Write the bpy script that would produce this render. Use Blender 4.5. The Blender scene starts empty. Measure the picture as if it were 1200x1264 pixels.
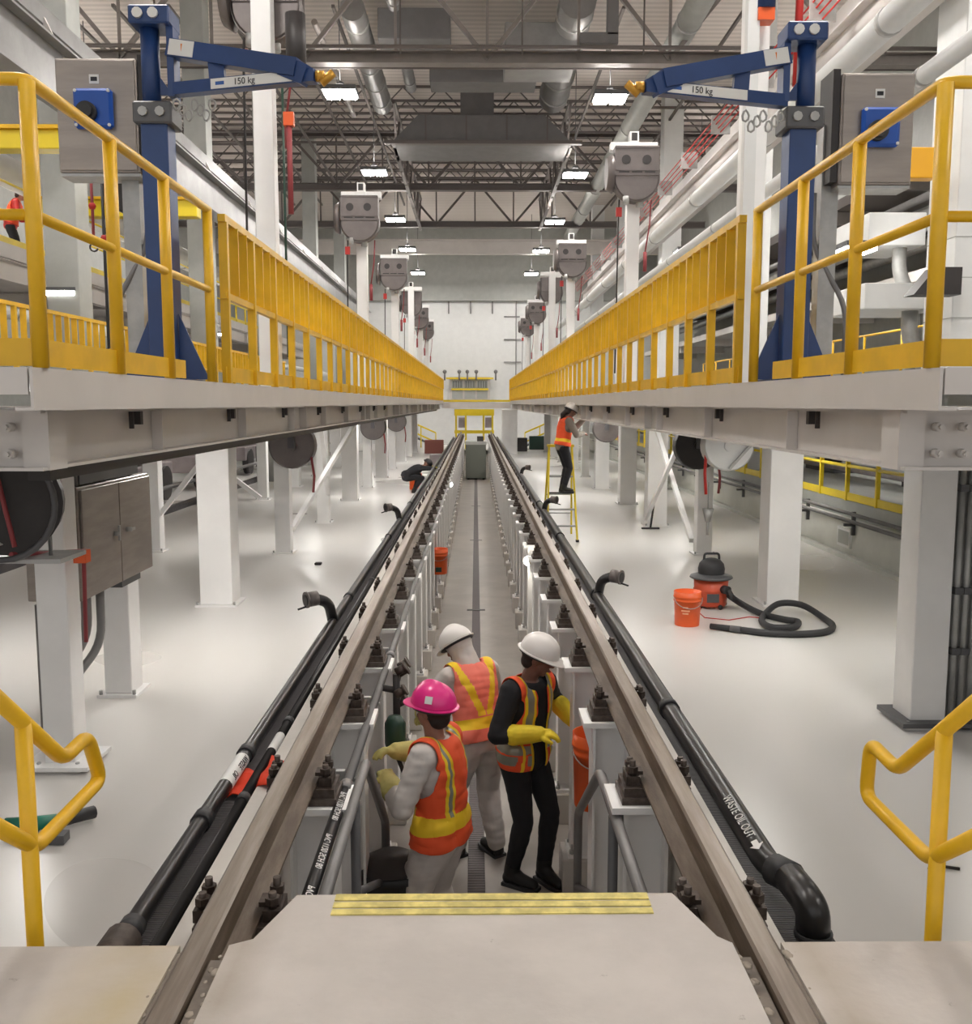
import bpy, bmesh, math, random
from mathutils import Vector as V, Matrix, noise
R = math.radians
PI = math.pi
rnd = random.Random(7)
S = bpy.context.scene
COL = S.collection

# ------------------------------------------------------------------ camera
F = 1180.0
PITCH = math.atan(134 / F)
YAW = math.atan(12.5 / F)
CAMZ = 1.43
cam_d = bpy.data.cameras.new('camera')
cam = bpy.data.objects.new('camera', cam_d)
COL.objects.link(cam)
cam_d.sensor_fit = 'VERTICAL'
cam_d.sensor_height = 36
cam_d.lens = F / 1264 * 36
cam_d.clip_end = 300
cam.location = (0, 0, CAMZ)
cam.rotation_euler = (PI / 2 - PITCH, 0, -YAW)
S.camera = cam
CM = cam.rotation_euler.to_matrix()


def at(px, py, X=None, Y=None, Z=None):
    d = CM @ V(((px - 600) / F, (632 - py) / F, -1))
    if X is not None:
        t = X / d.x
    elif Y is not None:
        t = Y / d.y
    else:
        t = (Z - CAMZ) / d.z
    return V((0, 0, CAMZ)) + d * t


# ------------------------------------------------------------------ mesh builder
def basis(d):
    d = d.normalized()
    a = V((0, 0, 1)) if abs(d.z) < .9 else V((1, 0, 0))
    u = d.cross(a).normalized()
    return u, u.cross(d).normalized()


class MB:
    def __init__(s):
        s.v, s.f, s.m, s.sm = [], [], [], []

    def add(s, vs, fs, m=0, sm=False):
        o = len(s.v)
        s.v += [tuple(p) for p in vs]
        for f in fs:
            s.f.append([i + o for i in f]); s.m.append(m); s.sm.append(sm)
        return s

    def box(s, x0, x1, y0, y1, z0, z1, m=0):
        vs = [(x, y, z) for z in (z0, z1) for y in (y0, y1) for x in (x0, x1)]
        return s.add(vs, [(0, 2, 3, 1), (4, 5, 7, 6), (0, 1, 5, 4), (2, 6, 7, 3), (0, 4, 6, 2), (1, 3, 7, 5)], m)

    def cbox(s, c, sz, m=0):
        return s.box(c[0] - sz[0] / 2, c[0] + sz[0] / 2, c[1] - sz[1] / 2, c[1] + sz[1] / 2, c[2] - sz[2] / 2, c[2] + sz[2] / 2, m)

    def bar(s, p0, p1, w, h, side=None, m=0):
        p0, p1 = V(p0), V(p1)
        d = (p1 - p0).normalized()
        if side is None:
            u, q = basis(d)
        else:
            u = V(side); u = (u - d * u.dot(d)).normalized(); q = u.cross(d)
        prof = [(-w / 2, -h / 2), (w / 2, -h / 2), (w / 2, h / 2), (-w / 2, h / 2)]
        return s.prism(prof, p0, p1, u, q, m)

    def prism(s, prof, p0, p1, u, q, m=0):
        p0, p1, u, q = V(p0), V(p1), V(u), V(q)
        n = len(prof)
        vs = [p0 + u * a + q * b for a, b in prof] + [p1 + u * a + q * b for a, b in prof]
        fs = [(i, (i + 1) % n, n + (i + 1) % n, n + i) for i in range(n)]
        fs += [tuple(range(n))[::-1], tuple(range(n, 2 * n))]
        return s.add(vs, fs, m)

    def cyl(s, p0, p1, r0, r1=None, n=12, m=0, sm=True):
        p0, p1 = V(p0), V(p1)
        if r1 is None:
            r1 = r0
        u, q = basis(p1 - p0)
        vs = []
        for p, r in ((p0, r0), (p1, r1)):
            vs += [p + (u * math.cos(2 * PI * i / n) + q * math.sin(2 * PI * i / n)) * r for i in range(n)]
        s.add(vs, [(i, (i + 1) % n, n + (i + 1) % n, n + i) for i in range(n)], m, sm)
        o = len(s.v) - 2 * n
        s.f += [[o + i for i in range(n)][::-1], [o + n + i for i in range(n)]]
        s.m += [m, m]; s.sm += [False, False]
        return s

    def tube(s, pts, r, n=8, m=0, rr=None, closed=False, flat=None):
        pts = [V(p) for p in pts]
        k = len(pts)
        u = None
        vs = []
        for i, p in enumerate(pts):
            if closed:
                d = (pts[(i + 1) % k] - pts[i - 1])
            else:
                d = (pts[min(i + 1, k - 1)] - pts[max(i - 1, 0)])
            d = d.normalized() if d.length > 1e-9 else V((0, 0, 1))
            if u is None:
                u, q = basis(d)
            else:
                u = (u - d * u.dot(d)).normalized()
                q = u.cross(d)
            ri = rr[i] if rr else r
            vs += [p + (u * math.cos(2 * PI * j / n) + q * math.sin(2 * PI * j / n)) * ri for j in range(n)]
        fs = []
        for i in range(k if closed else k - 1):
            a, b = i * n, ((i + 1) % k) * n
            fs += [(a + j, a + (j + 1) % n, b + (j + 1) % n, b + j) for j in range(n)]
        s.add(vs, fs, m, True)
        if not closed:
            o = len(s.v) - k * n
            s.f += [[o + j for j in range(n)][::-1], [o + (k - 1) * n + j for j in range(n)]]
            s.m += [m, m]; s.sm += [False, False]
        return s

    def lathe(s, prof, n=24, c=(0, 0, 0), m=0, M=None, sm=True, sx=1, sy=1):
        vs, c = [], V(c)
        for r, z in prof:
            for j in range(n):
                a = 2 * PI * j / n
                p = V((r * math.cos(a) * sx, r * math.sin(a) * sy, z))
                vs.append((M @ p if M else p) + c)
        fs = []
        for i in range(len(prof) - 1):
            fs += [(i * n + j, i * n + (j + 1) % n, (i + 1) * n + (j + 1) % n, (i + 1) * n + j) for j in range(n)]
        return s.add(vs, fs, m, sm)

    def ball(s, c, r, n=12, m=0, M=None, sz=(1, 1, 1)):
        k = max(4, n // 2)
        prof = [(max(1e-4, math.sin(PI * i / k)) * 1.0, -math.cos(PI * i / k)) for i in range(k + 1)]
        T = Matrix.Diagonal(V(sz) * r)
        return s.lathe(prof, n, c, m, (M @ T) if M else T)

    def mesh(s, name):
        me = bpy.data.meshes.new(name)
        me.from_pydata(s.v, [], s.f)
        me.polygons.foreach_set('material_index', s.m)
        me.polygons.foreach_set('use_smooth', s.sm)
        me.update()
        return me

    def build(s, name, mats, parent=None, loc=None, bevel=0):
        me = s.mesh(name)
        if bevel:
            bm = bmesh.new(); bm.from_mesh(me)
            es = [e for e in bm.edges if len(e.link_faces) == 2 and e.calc_face_angle(0) > .6 and e.calc_length() > bevel * 2.2]
            bmesh.ops.bevel(bm, geom=es, offset=bevel, segments=1, affect='EDGES', clamp_overlap=True)
            bm.to_mesh(me); bm.free()
        return link(name, me, mats, parent, loc)


def link(name, me, mats, parent=None, loc=None):
    for m in (mats if isinstance(mats, (list, tuple)) else [mats]):
        me.materials.append(m)
    o = bpy.data.objects.new(name, me)
    COL.objects.link(o)
    if parent:
        o.parent = parent
    if loc is not None:
        o.location = loc
    return o


def tag(o, label, cat, group=None, kind=None):
    o['label'] = label
    o['category'] = cat
    if group:
        o['group'] = group
    if kind:
        o['kind'] = kind
    return o


def thing(name, label, cat, loc=(0, 0, 0), rz=0, group=None):
    o = bpy.data.objects.new(name, None)
    o.empty_display_size = .1
    COL.objects.link(o)
    o.location = loc
    o.rotation_euler = (0, 0, rz)
    return tag(o, label, cat, group)


def struct(o):
    o['kind'] = 'structure'
    return o


KIDS = {}


def kids(o):
    return [c for c in o.children]


def dup(o, loc=None, rz=None, label=None, group=None, parent=None):
    c = o.copy()
    COL.objects.link(c)
    if parent:
        c.parent = parent
    if loc is not None:
        c.location = loc
    if rz is not None:
        c.rotation_euler = (0, 0, rz)
    if label:
        c['label'] = label
    if group:
        c['group'] = group
    for ch in kids(o):
        dup(ch, parent=c)
    return c


ORD = ['first', 'second', 'third', 'fourth', 'fifth', 'sixth', 'seventh', 'eighth', 'ninth', 'tenth', 'eleventh', 'twelfth', 'thirteenth', 'fourteenth', 'fifteenth', 'sixteenth', 'seventeenth', 'eighteenth', 'nineteenth', 'twentieth']


# ------------------------------------------------------------------ materials
def lin(c):
    return tuple(((x / 255) / 12.92 if x / 255 <= .04045 else ((x / 255 + .055) / 1.055) ** 2.4) for x in c)


def mat(name, rgb, rough=.5, metal=0, var=0, vscale=3, bump=0, bscale=60, spec=.5, rgb2=None, coat=0, rvar=0, stretch=None, detail=5):
    m = bpy.data.materials.new(name)
    m.use_nodes = True
    nt = m.node_tree
    b = nt.nodes['Principled BSDF']
    c = lin(rgb)
    b.inputs['Base Color'].default_value = (*c, 1)
    b.inputs['Roughness'].default_value = rough
    b.inputs['Metallic'].default_value = metal
    b.inputs['Specular IOR Level'].default_value = spec
    b.inputs['Coat Weight'].default_value = coat
    tc = nt.nodes.new('ShaderNodeTexCoord')
    vec = tc.outputs['Object']
    if stretch:
        mp = nt.nodes.new('ShaderNodeMapping')
        mp.inputs['Scale'].default_value = stretch
        nt.links.new(vec, mp.inputs['Vector'])
        vec = mp.outputs['Vector']
    if var or rgb2 or rvar:
        n = nt.nodes.new('ShaderNodeTexNoise')
        n.inputs['Scale'].default_value = vscale
        n.inputs['Detail'].default_value = detail
        n.inputs['Roughness'].default_value = .6 if detail > 3 else .4
        nt.links.new(vec, n.inputs['Vector'])
        if var or rgb2:
            r = nt.nodes.new('ShaderNodeValToRGB')
            r.color_ramp.elements[0].position = .35 if detail > 3 else .1
            r.color_ramp.elements[1].position = .68 if detail > 3 else .9
            r.color_ramp.interpolation = 'EASE'
            r.color_ramp.elements[0].color = (*(lin(rgb2) if rgb2 else [x * (1 - var) for x in c]), 1)
            r.color_ramp.elements[1].color = (*(c if rgb2 else [min(1, x * (1 + var * .5)) for x in c]), 1)
            nt.links.new(n.outputs['Fac'], r.inputs['Fac'])
            nt.links.new(r.outputs['Color'], b.inputs['Base Color'])
        if rvar:
            mr = nt.nodes.new('ShaderNodeMapRange')
            mr.inputs['From Min'].default_value = .1
            mr.inputs['From Max'].default_value = .9
            mr.inputs['To Min'].default_value = max(0.02, rough - rvar)
            mr.inputs['To Max'].default_value = min(1, rough + rvar)
            nt.links.new(n.outputs['Fac'], mr.inputs['Value'])
            nt.links.new(mr.outputs['Result'], b.inputs['Roughness'])
    if bump:
        n2 = nt.nodes.new('ShaderNodeTexNoise')
        n2.inputs['Scale'].default_value = bscale
        n2.inputs['Detail'].default_value = 4
        nt.links.new(vec, n2.inputs['Vector'])
        bp = nt.nodes.new('ShaderNodeBump')
        bp.inputs['Strength'].default_value = bump
        bp.inputs['Distance'].default_value = .02
        nt.links.new(n2.outputs['Fac'], bp.inputs['Height'])
        nt.links.new(bp.outputs['Normal'], b.inputs['Normal'])
    return m


def stripes(m, scale, axis='Y', dark=.35, bump=.6):
    """ribs across a surface: pale and dark colour bands, darkest in the bump grooves"""
    nt = m.node_tree
    b = nt.nodes['Principled BSDF']
    tc = nt.nodes.new('ShaderNodeTexCoord')
    w = nt.nodes.new('ShaderNodeTexWave')
    w.bands_direction = axis
    w.inputs['Scale'].default_value = scale
    nt.links.new(tc.outputs['Object'], w.inputs['Vector'])
    c = b.inputs['Base Color'].default_value
    r = nt.nodes.new('ShaderNodeValToRGB')
    r.color_ramp.elements[0].color = (c[0] * dark, c[1] * dark, c[2] * dark, 1)
    r.color_ramp.elements[1].color = (c[0], c[1], c[2], 1)
    nt.links.new(w.outputs['Fac'], r.inputs['Fac'])
    nt.links.new(r.outputs['Color'], b.inputs['Base Color'])
    bp = nt.nodes.new('ShaderNodeBump')
    bp.inputs['Strength'].default_value = bump
    bp.inputs['Distance'].default_value = .01
    nt.links.new(w.outputs['Fac'], bp.inputs['Height'])
    nt.links.new(bp.outputs['Normal'], b.inputs['Normal'])
    return m


def emit(name, rgb, strength):
    m = bpy.data.materials.new(name)
    m.use_nodes = True
    b = m.node_tree.nodes['Principled BSDF']
    b.inputs['Base Color'].default_value = (1, 1, 1, 1)
    b.inputs['Emission Color'].default_value = (*lin(rgb), 1)
    b.inputs['Emission Strength'].default_value = strength
    return m


def spots(m, rgb, scale, lo, hi):
    """flecks of wear with a shape of their own"""
    nt = m.node_tree
    b = nt.nodes['Principled BSDF']
    tc = nt.nodes.new('ShaderNodeTexCoord')
    n = nt.nodes.new('ShaderNodeTexNoise')
    n.inputs['Scale'].default_value = scale
    n.inputs['Detail'].default_value = 6
    n.inputs['Roughness'].default_value = .7
    nt.links.new(tc.outputs['Object'], n.inputs['Vector'])
    r = nt.nodes.new('ShaderNodeValToRGB')
    r.color_ramp.elements[0].position = lo
    r.color_ramp.elements[1].position = hi
    r.color_ramp.elements[0].color = (0, 0, 0, 1)
    nt.links.new(n.outputs['Fac'], r.inputs['Fac'])
    mx = nt.nodes.new('ShaderNodeMixRGB')
    mx.inputs[2].default_value = (*lin(rgb), 1)
    src = b.inputs['Base Color'].links
    if src:
        nt.links.new(src[0].from_socket, mx.inputs[1])
    else:
        mx.inputs[1].default_value = b.inputs['Base Color'].default_value
    nt.links.new(r.outputs['Color'], mx.inputs[0])
    nt.links.new(mx.outputs[0], b.inputs['Base Color'])
    return m


M = {}
M['slab'] = spots(mat('slab concrete', (190, 183, 177), .55, var=.10, vscale=2.5, bump=.12, bscale=25), (110, 100, 88), 9, .66, .78)
M['floor'] = mat('white epoxy floor', (222, 220, 218), .30, rgb2=(211, 207, 202), vscale=.35, bump=.03, bscale=2.2, rvar=.06, detail=1.5)
M['pit'] = mat('pit floor paint', (168, 162, 156), .35, var=.14, vscale=1.6, bump=.03, bscale=3)
M['pitwall'] = mat('pit wall paint', (204, 199, 193), .5, var=.08, vscale=2)
def stain(m, x0, wid, rgb):
    nt = m.node_tree
    b = nt.nodes['Principled BSDF']
    tc = nt.nodes.new('ShaderNodeTexCoord'); sx = nt.nodes.new('ShaderNodeSeparateXYZ')
    nt.links.new(tc.outputs['Object'], sx.inputs[0])
    n = nt.nodes.new('ShaderNodeTexNoise'); n.inputs['Scale'].default_value = 4; n.inputs['Detail'].default_value = 6
    nt.links.new(tc.outputs['Object'], n.inputs['Vector'])

    def op(o, a, bb):
        q = nt.nodes.new('ShaderNodeMath'); q.operation = o
        for i, v in enumerate((a, bb)):
            if hasattr(v, 'is_linked'):
                nt.links.new(v, q.inputs[i])
            else:
                q.inputs[i].default_value = v
        return q.outputs[0]
    d = op('ABSOLUTE', op('SUBTRACT', sx.outputs['X'], x0), 0)
    k = op('SUBTRACT', 1.0, op('DIVIDE', d, wid))
    f = nt.nodes.new('ShaderNodeMath'); f.operation = 'MULTIPLY'; f.use_clamp = True
    nt.links.new(op('MAXIMUM', k, 0.0), f.inputs[0]); nt.links.new(op('MULTIPLY', n.outputs['Fac'], 1.5), f.inputs[1])
    mx = nt.nodes.new('ShaderNodeMixRGB'); mx.inputs[2].default_value = (*lin(rgb), 1)
    nt.links.new(b.inputs['Base Color'].links[0].from_socket, mx.inputs[1])
    nt.links.new(f.outputs[0], mx.inputs[0]); nt.links.new(mx.outputs[0], b.inputs['Base Color'])


stain(M['slab'], -.86, .22, (176, 160, 124)); stain(M['slab'], .88, .14, (160, 148, 132)); stain(M['slab'], -.62, .10, (158, 148, 136))
M['white'] = mat('white steel paint', (240, 239, 238), .38, var=.04, vscale=2)
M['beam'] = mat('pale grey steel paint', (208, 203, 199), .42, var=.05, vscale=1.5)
M['yellow'] = mat('safety yellow paint', (232, 182, 28), .38, var=.10, vscale=4)
M['yellow2'] = mat('bright yellow paint', (232, 205, 40), .4, var=.06)
M['rail'] = mat('rail steel with rust film', (124, 110, 96), .5, .2, rgb2=(92, 77, 63), vscale=3, stretch=(6, .8, 6), bump=.08, bscale=40)
M['rust'] = mat('brown steel hardware', (104, 94, 88), .5, .5, rgb2=(70, 60, 54), vscale=14)
M['black'] = mat('black pipe plastic', (38, 37, 38), .32, var=.2, vscale=3)
M['tray'] = stripes(mat('ribbed black tray', (112, 108, 110), .5), 26, 'Y', .3, .8)
M['greyp'] = mat('grey pipe paint', (128, 126, 126), .42, .2, var=.1)
M['dgrey'] = mat('dark grey rail paint', (92, 92, 94), .45, .2, var=.1)
M['steel'] = mat('brushed stainless', (158, 149, 142), .38, .35, var=.12, vscale=2, stretch=(1, 1, 6))
M['galv'] = mat('galvanised steel', (178, 178, 176), .40, .25, var=.15, vscale=5)
M['dark'] = mat('dark machinery', (52, 48, 48), .5, var=.2)
M['drum'] = mat('hose reel drum', (114, 107, 105), .42, .4, var=.12)
M['blue'] = mat('blue crane paint', (38, 66, 118), .38, var=.12, vscale=3)
M['bblue'] = mat('blue switch plastic', (24, 82, 176), .38)
M['red'] = mat('red paint', (186, 40, 34), .45)
M['redhose'] = mat('red hose rubber', (150, 62, 66), .5)
M['orange'] = mat('orange bucket plastic', (236, 98, 40), .4, var=.08)
M['orangecloth'] = mat('orange red cloth', (224, 64, 30), .8)
M['roof'] = mat('roof deck', (216, 207, 200), .7, var=.12, vscale=.6)
M['truss'] = mat('truss steel', (136, 129, 125), .55, 0, var=.1)
M['tdark'] = mat('dark joist steel', (104, 97, 94), .6)
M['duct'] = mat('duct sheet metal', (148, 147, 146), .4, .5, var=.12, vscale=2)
M['plenum'] = mat('grey plenum paint', (112, 110, 110), .6, var=.08)
M['wall'] = mat('white wall panel', (224, 225, 224), .6, var=.03)
M['gwall'] = mat('grey wall panel', (170, 172, 168), .6, var=.06)
M['lwall'] = mat('grey low wall', (204, 205, 198), .55, var=.08, vscale=1.2)
M['equip'] = mat('mauve grey equipment', (160, 150, 151), .5, var=.2, vscale=1.5)
M['lamp'] = emit('lamp diffuser', (255, 250, 244), 75)
M['tubelight'] = emit('tube lamp', (255, 252, 246), 19)
M['roof_glow'] = emit('added glow for roof', (255, 248, 240), 20)  # glow added above the high bay lamps for a brighter roof
M['bulb'] = emit('work lamp bulb', (255, 250, 236), 25)
M['glass'] = mat('dark window glass', (120, 122, 118), .12, 0)
M['nosing'] = mat('yellow stair nosing', (216, 200, 118), .6, var=.3, vscale=14)
M['text'] = mat('white lettering', (232, 230, 228), .6)
M['label'] = mat('white label', (228, 228, 226), .5)
M['ink'] = mat('black print', (40, 40, 44), .6)
M['blueink'] = mat('blue print', (60, 100, 170), .6)
M['warn'] = mat('orange warning label', (226, 130, 40), .5)
M['green'] = mat('dark green enamel', (38, 66, 54), .4)
M['rubber'] = mat('black rubber', (48, 48, 50), .55)
M['brass'] = mat('brass hook', (200, 150, 60), .35, .6)


def text(body, size, Mx, m, parent, name='lettering'):
    cu = bpy.data.curves.new(name, 'FONT')
    cu.body = body
    cu.size = size
    cu.align_x = 'CENTER'
    cu.align_y = 'CENTER'
    cu.extrude = .0006
    cu.materials.append(m)
    o = bpy.data.objects.new(name, cu)
    COL.objects.link(o)
    me = bpy.data.meshes.new_from_object(o.evaluated_get(bpy.context.evaluated_depsgraph_get()))
    bpy.data.objects.remove(o)
    me.name = name
    o = bpy.data.objects.new(name, me)
    if not me.materials:
        me.materials.append(m)
    COL.objects.link(o)
    o.parent = parent
    o.matrix_local = Mx
    return o


def frame(x, y, loc):
    """matrix whose local x and y axes run along the two given vectors"""
    x, y = V(x).normalized(), V(y).normalized()
    z = x.cross(y).normalized()
    y = z.cross(x)
    m = Matrix((x, y, z)).transposed().to_4x4()
    m.translation = V(loc)
    return m


def ibeam(mb, p0, p1, w, h, tf=.014, tw=.01, up=(0, 0, 1), m=0):
    p0, p1 = V(p0), V(p1)
    d = (p1 - p0).normalized()
    q = V(up); q = (q - d * q.dot(d)).normalized(); u = d.cross(q)
    a, b = w / 2, h / 2
    prof = [(-a, -b), (a, -b), (a, -b + tf), (tw / 2, -b + tf), (tw / 2, b - tf), (a, b - tf), (a, b), (-a, b), (-a, b - tf), (-tw / 2, b - tf), (-tw / 2, -b + tf), (-a, -b + tf)]
    return mb.prism(prof, p0, p1, u, q, m)


def arc(p0, c, p1, k=6):
    """quadratic bend from p0 to p1 around control point c"""
    p0, c, p1 = V(p0), V(c), V(p1)
    return [(p0 * (1 - t) ** 2 + c * 2 * t * (1 - t) + p1 * t * t) for t in [i / k for i in range(k + 1)]]


def bend(pts, r, k=4):
    """polyline with rounded corners"""
    pts = [V(p) for p in pts]
    out = [pts[0]]
    for a, b, c in zip(pts, pts[1:], pts[2:]):
        ra = min(r, (b - a).length * .45); rc = min(r, (c - b).length * .45)
        out += arc(b + (a - b).normalized() * ra, b, b + (c - b).normalized() * rc, k)
    return out + [pts[-1]]
# ================================================================== setting: slab, floors, pit
FZ = -0.95          # side floors
PZ = -1.75          # pit floor
RL, RR = -.742, .768
Y1 = 49.0

mb = MB()
mb.box(-9, RL - .045, -7, 2.40, FZ, 0)
mb.box(RL + .085, RR - .085, -7, 2.40, PZ, 0)
mb.box(RR + .045, 9, -7, 2.40, FZ, 0)
mb.box(RL - .045, RL + .085, -7, 2.40, FZ, -.17)
mb.box(RR - .085, RR + .045, -7, 2.40, FZ, -.17)
me = mb.mesh('floor_slab')
o = link('floor_slab', me, M['slab']); struct(o)
# the tongue of slab over the pit stair, with chamfered back corners
mb = MB()
prof = [(-.66, 2.40), (-.60, 2.43), (-.525, 2.66), (.575, 2.66), (.65, 2.43), (.68, 2.40)]
vs = [(x, y, -.02 - .16) for x, y in prof] + [(x, y, 0) for x, y in prof]
mb.add(vs, [tuple(range(6))[::-1], tuple(range(6, 12))] + [(i, (i + 1) % 6, 6 + (i + 1) % 6, 6 + i) for i in range(6)])
struct(mb.build('floor_slab_edge', M['slab']))
# crumbled concrete lips beside the rails
mb = MB()
for rx, sgn in ((RL, 1), (RR, -1)):
    for i in range(70):
        y = 2.36 - i * .036
        for off, w in ((.075 * sgn, .02), (-.052 * sgn, .012)):
            x = rx + off + rnd.uniform(-w, w) * .7
            s = rnd.uniform(.004, .012)
            mb.ball((x, y + rnd.uniform(-.02, .02), -.006 + rnd.uniform(-.006, .004)), s, 6, sz=(1.2, 1.7, .45))
o = mb.build('concrete_rubble', mat('broken concrete', (150, 140, 128), .9, var=.2, vscale=30))
tag(o, 'crumbled concrete along the rail grooves in the front slab', 'rubble', kind='stuff')
# flangeway infill next to each rail head
for rx, sgn, n in ((RL, 1, 1), (RR, -1, 2)):
    mb = MB()
    mb.box(min(rx + .04 * sgn, rx + .085 * sgn), max(rx + .04 * sgn, rx + .085 * sgn), -7, 2.38, -.17, -.03)
    mb.box(min(rx - .036 * sgn, rx - .045 * sgn), max(rx - .036 * sgn, rx - .045 * sgn), -7, 2.38, -.17, -.008)
    struct(mb.build('trim_%d' % n, mat('groove fill %d' % n, (132, 122, 112), .7, var=.2, vscale=12)))

mb = MB(); mb.box(-30, -1.0, 2.40, 62, FZ - .2, FZ); o = mb.build('floor', M['floor']); struct(o)
mb = MB(); mb.box(1.0, 5.75, 2.40, 62, FZ - .2, FZ); o = mb.build('floor_right', M['floor']); struct(o)
mb = MB(); mb.box(-1.0, 1.0, Y1, 62, FZ - .2, FZ); o = mb.build('floor_rear', M['floor']); struct(o)
mb = MB(); mb.box(5.9, 22, -6, 62, -.4, -.1); struct(mb.build('floor_bay', M['gwall']))
mb = MB()
mb.box(-.82, -.06, 2.4, Y1, PZ - .2, PZ); mb.box(.06, .82, 2.4, Y1, PZ - .2, PZ); mb.box(-.06, .06, 2.4, Y1, PZ - .2, PZ - .03)
struct(mb.build('floor_pit', M['pit']))
for sg, nm in ((-1, 'left'), (1, 'right')):
    mb = MB()
    a, b = sorted((sg * .84, sg * .968))
    mb.box(a, b, 2.4, Y1, PZ, -.250)
    c, d = sorted((sg * .968, sg * 1.0))
    mb.box(c, d, 2.4, Y1, PZ, FZ - .0)
    struct(mb.build('wall_pit_' + nm, M['pitwall']))
mb = MB(); mb.box(-.985, .985, Y1, Y1 + .2, PZ, FZ); struct(mb.build('wall_pit_end', M['pitwall']))

# drain grating in the pit floor
t = thing('trench_drain', 'long dark trench drain grating down the middle of the pit floor', 'drain', (0, 2.6, PZ - .03))
mb = MB(); mb.box(-.058, .058, 0, 46, 0, .026)
mb.build('grating', stripes(mat('drain grating', (88, 78, 78), .6), 9, 'Y', .55, .5), t)
mb = MB()
for y in (11.9, 19.5, 27):
    mb.box(-.14, .14, y, y + .1, .0305, .034)
mb.build('cross_strap', M['dark'], t)

# yellow nosing strips on the slab edge
for i, y in enumerate((2.645, 2.606, 2.567)):
    mb = MB(); mb.box(-.41, .50, y - .022, y + (.012 if i == 0 else .006), 0, .004)
    o = mb.build('nosing_strip', M['nosing'])
    tag(o, ['worn yellow nosing strip on the very lip of the slab', 'worn yellow nosing strip in the middle of the three on the slab', 'worn yellow nosing strip nearest the viewer on the slab'][i], 'strip', 'yellow nosing strips on the slab edge')

# ================================================================== rails and pedestals
prof = [(-.07, -.168), (.07, -.168), (.07, -.157), (.012, -.14), (.008, -.05), (.034, -.036), (.036, -.008), (.028, 0), (-.028, 0), (-.036, -.008), (-.034, -.036), (-.008, -.05), (-.012, -.14), (-.07, -.157)]
M['railtop'] = mat('polished rail head', (150, 141, 133), .34, .5, rgb2=(118, 107, 97), vscale=2, stretch=(8, .5, 8))
for rx, nm in ((RL, 'left'), (RR, 'right')):
    mb = MB()
    n = len(prof)
    vs = [(a, -4, b) for a, b in prof] + [(a, Y1, b) for a, b in prof]
    for i in range(n):
        mb.add([vs[i], vs[(i + 1) % n], vs[n + (i + 1) % n], vs[n + i]], [(0, 1, 2, 3)], 1 if i in (6, 7, 8) else 0)
    mb.add(vs[:n], [tuple(range(n))[::-1]])
    o = mb.build('running_rail', [M['rail'], M['railtop']], loc=(rx, 0, 0))
    tag(o, 'rusty steel running rail along the %s side of the pit' % nm, 'rail', 'running rails over the pit')


def pedestal(label, full=True):
    """local x runs towards the pit centre, origin at the pit floor under the rail"""
    t = thing('rail_pedestal', label, 'pedestal')
    mb = MB(); mb.box(-.075, .21, -.14, .14, 0, .24); mb.build('plinth', M['pitwall'], t, bevel=.008)
    mb = MB(); mb.box(-.06, .17, -.115, .115, .24, .262)
    mb.build('base_plate', M['white'], t)
    mb = MB()
    ibeam(mb, (.055, 0, .262), (.055, 0, PZ * -1 - .262), .17, .19, up=(1, 0, 0))
    mb.build('column', M['white'], t)
    mb = MB(); mb.box(-.12, .205, -.13, .13, 1.488, 1.515)
    mb.prism([(.15, 1.488), (.205, 1.488), (.15, 1.30)], (0, -.006, 0), (0, .006, 0), (1, 0, 0), (0, 0, 1))
    mb.build('cap_plate', M['white'], t)
    mb = MB(); mb.box(-.14, .16, -.10, .10, 1.515, 1.545); mb.box(-.13, .15, -.085, .085, 1.545, 1.5815)
    mb.build('tie_plate', M['rust'], t)
    for sg in (-1, 1):
        mb = MB()
        x = .108 if sg > 0 else -.108
        mb.box(x - .028, x + .028, -.055, .055, 1.5815, 1.62)
        mb.box(x - .045 * sg if sg > 0 else x - .02, x + .02 if sg > 0 else x + .045, -.03, .03, 1.62, 1.635)
        mb.cyl((x, -.035, 1.62), (x, -.035, 1.672), .013, n=8); mb.cyl((x, -.035, 1.635), (x, -.035, 1.657), .024, n=6, sm=False)
        mb.cyl((x, .035, 1.62), (x, .035, 1.685), .013, n=8); mb.cyl((x, .035, 1.635), (x, .035, 1.66), .024, n=6, sm=False)
        mb.build('rail_clip', M['rust'], t)
    if full:
        for y in (-.085, .085):
            mb = MB()
            mb.cyl((.145, y, .262), (.145, y, .325), .009, n=6); mb.cyl((.145, y, .262), (.145, y, .285), .018, n=6, sm=False)
            mb.build('anchor_bolt', M['galv'], t)
    return t


first = pedestal('x')
NP = 44
for side, rx, rz in (('left', RL, 0), ('right', RR, PI)):
    for k in range(NP):
        y = 2.86 + 1.055 * k
        if k < 18:
            lab = 'white steel pedestal under the %s rail, %s from the front slab' % (side, ORD[k])
            g = 'pedestals under the %s rail' % side
        else:
            lab = 'far white pedestal deep in the row under the %s rail' % side
            g = 'far pedestals under the %s rail' % side
        if k == 0 and side == 'left':
            o = first; o.location = (rx, y, PZ); o['label'] = lab; o['group'] = g
        else:
            o = dup(first, (rx, y, PZ), rz, lab, g)

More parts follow.
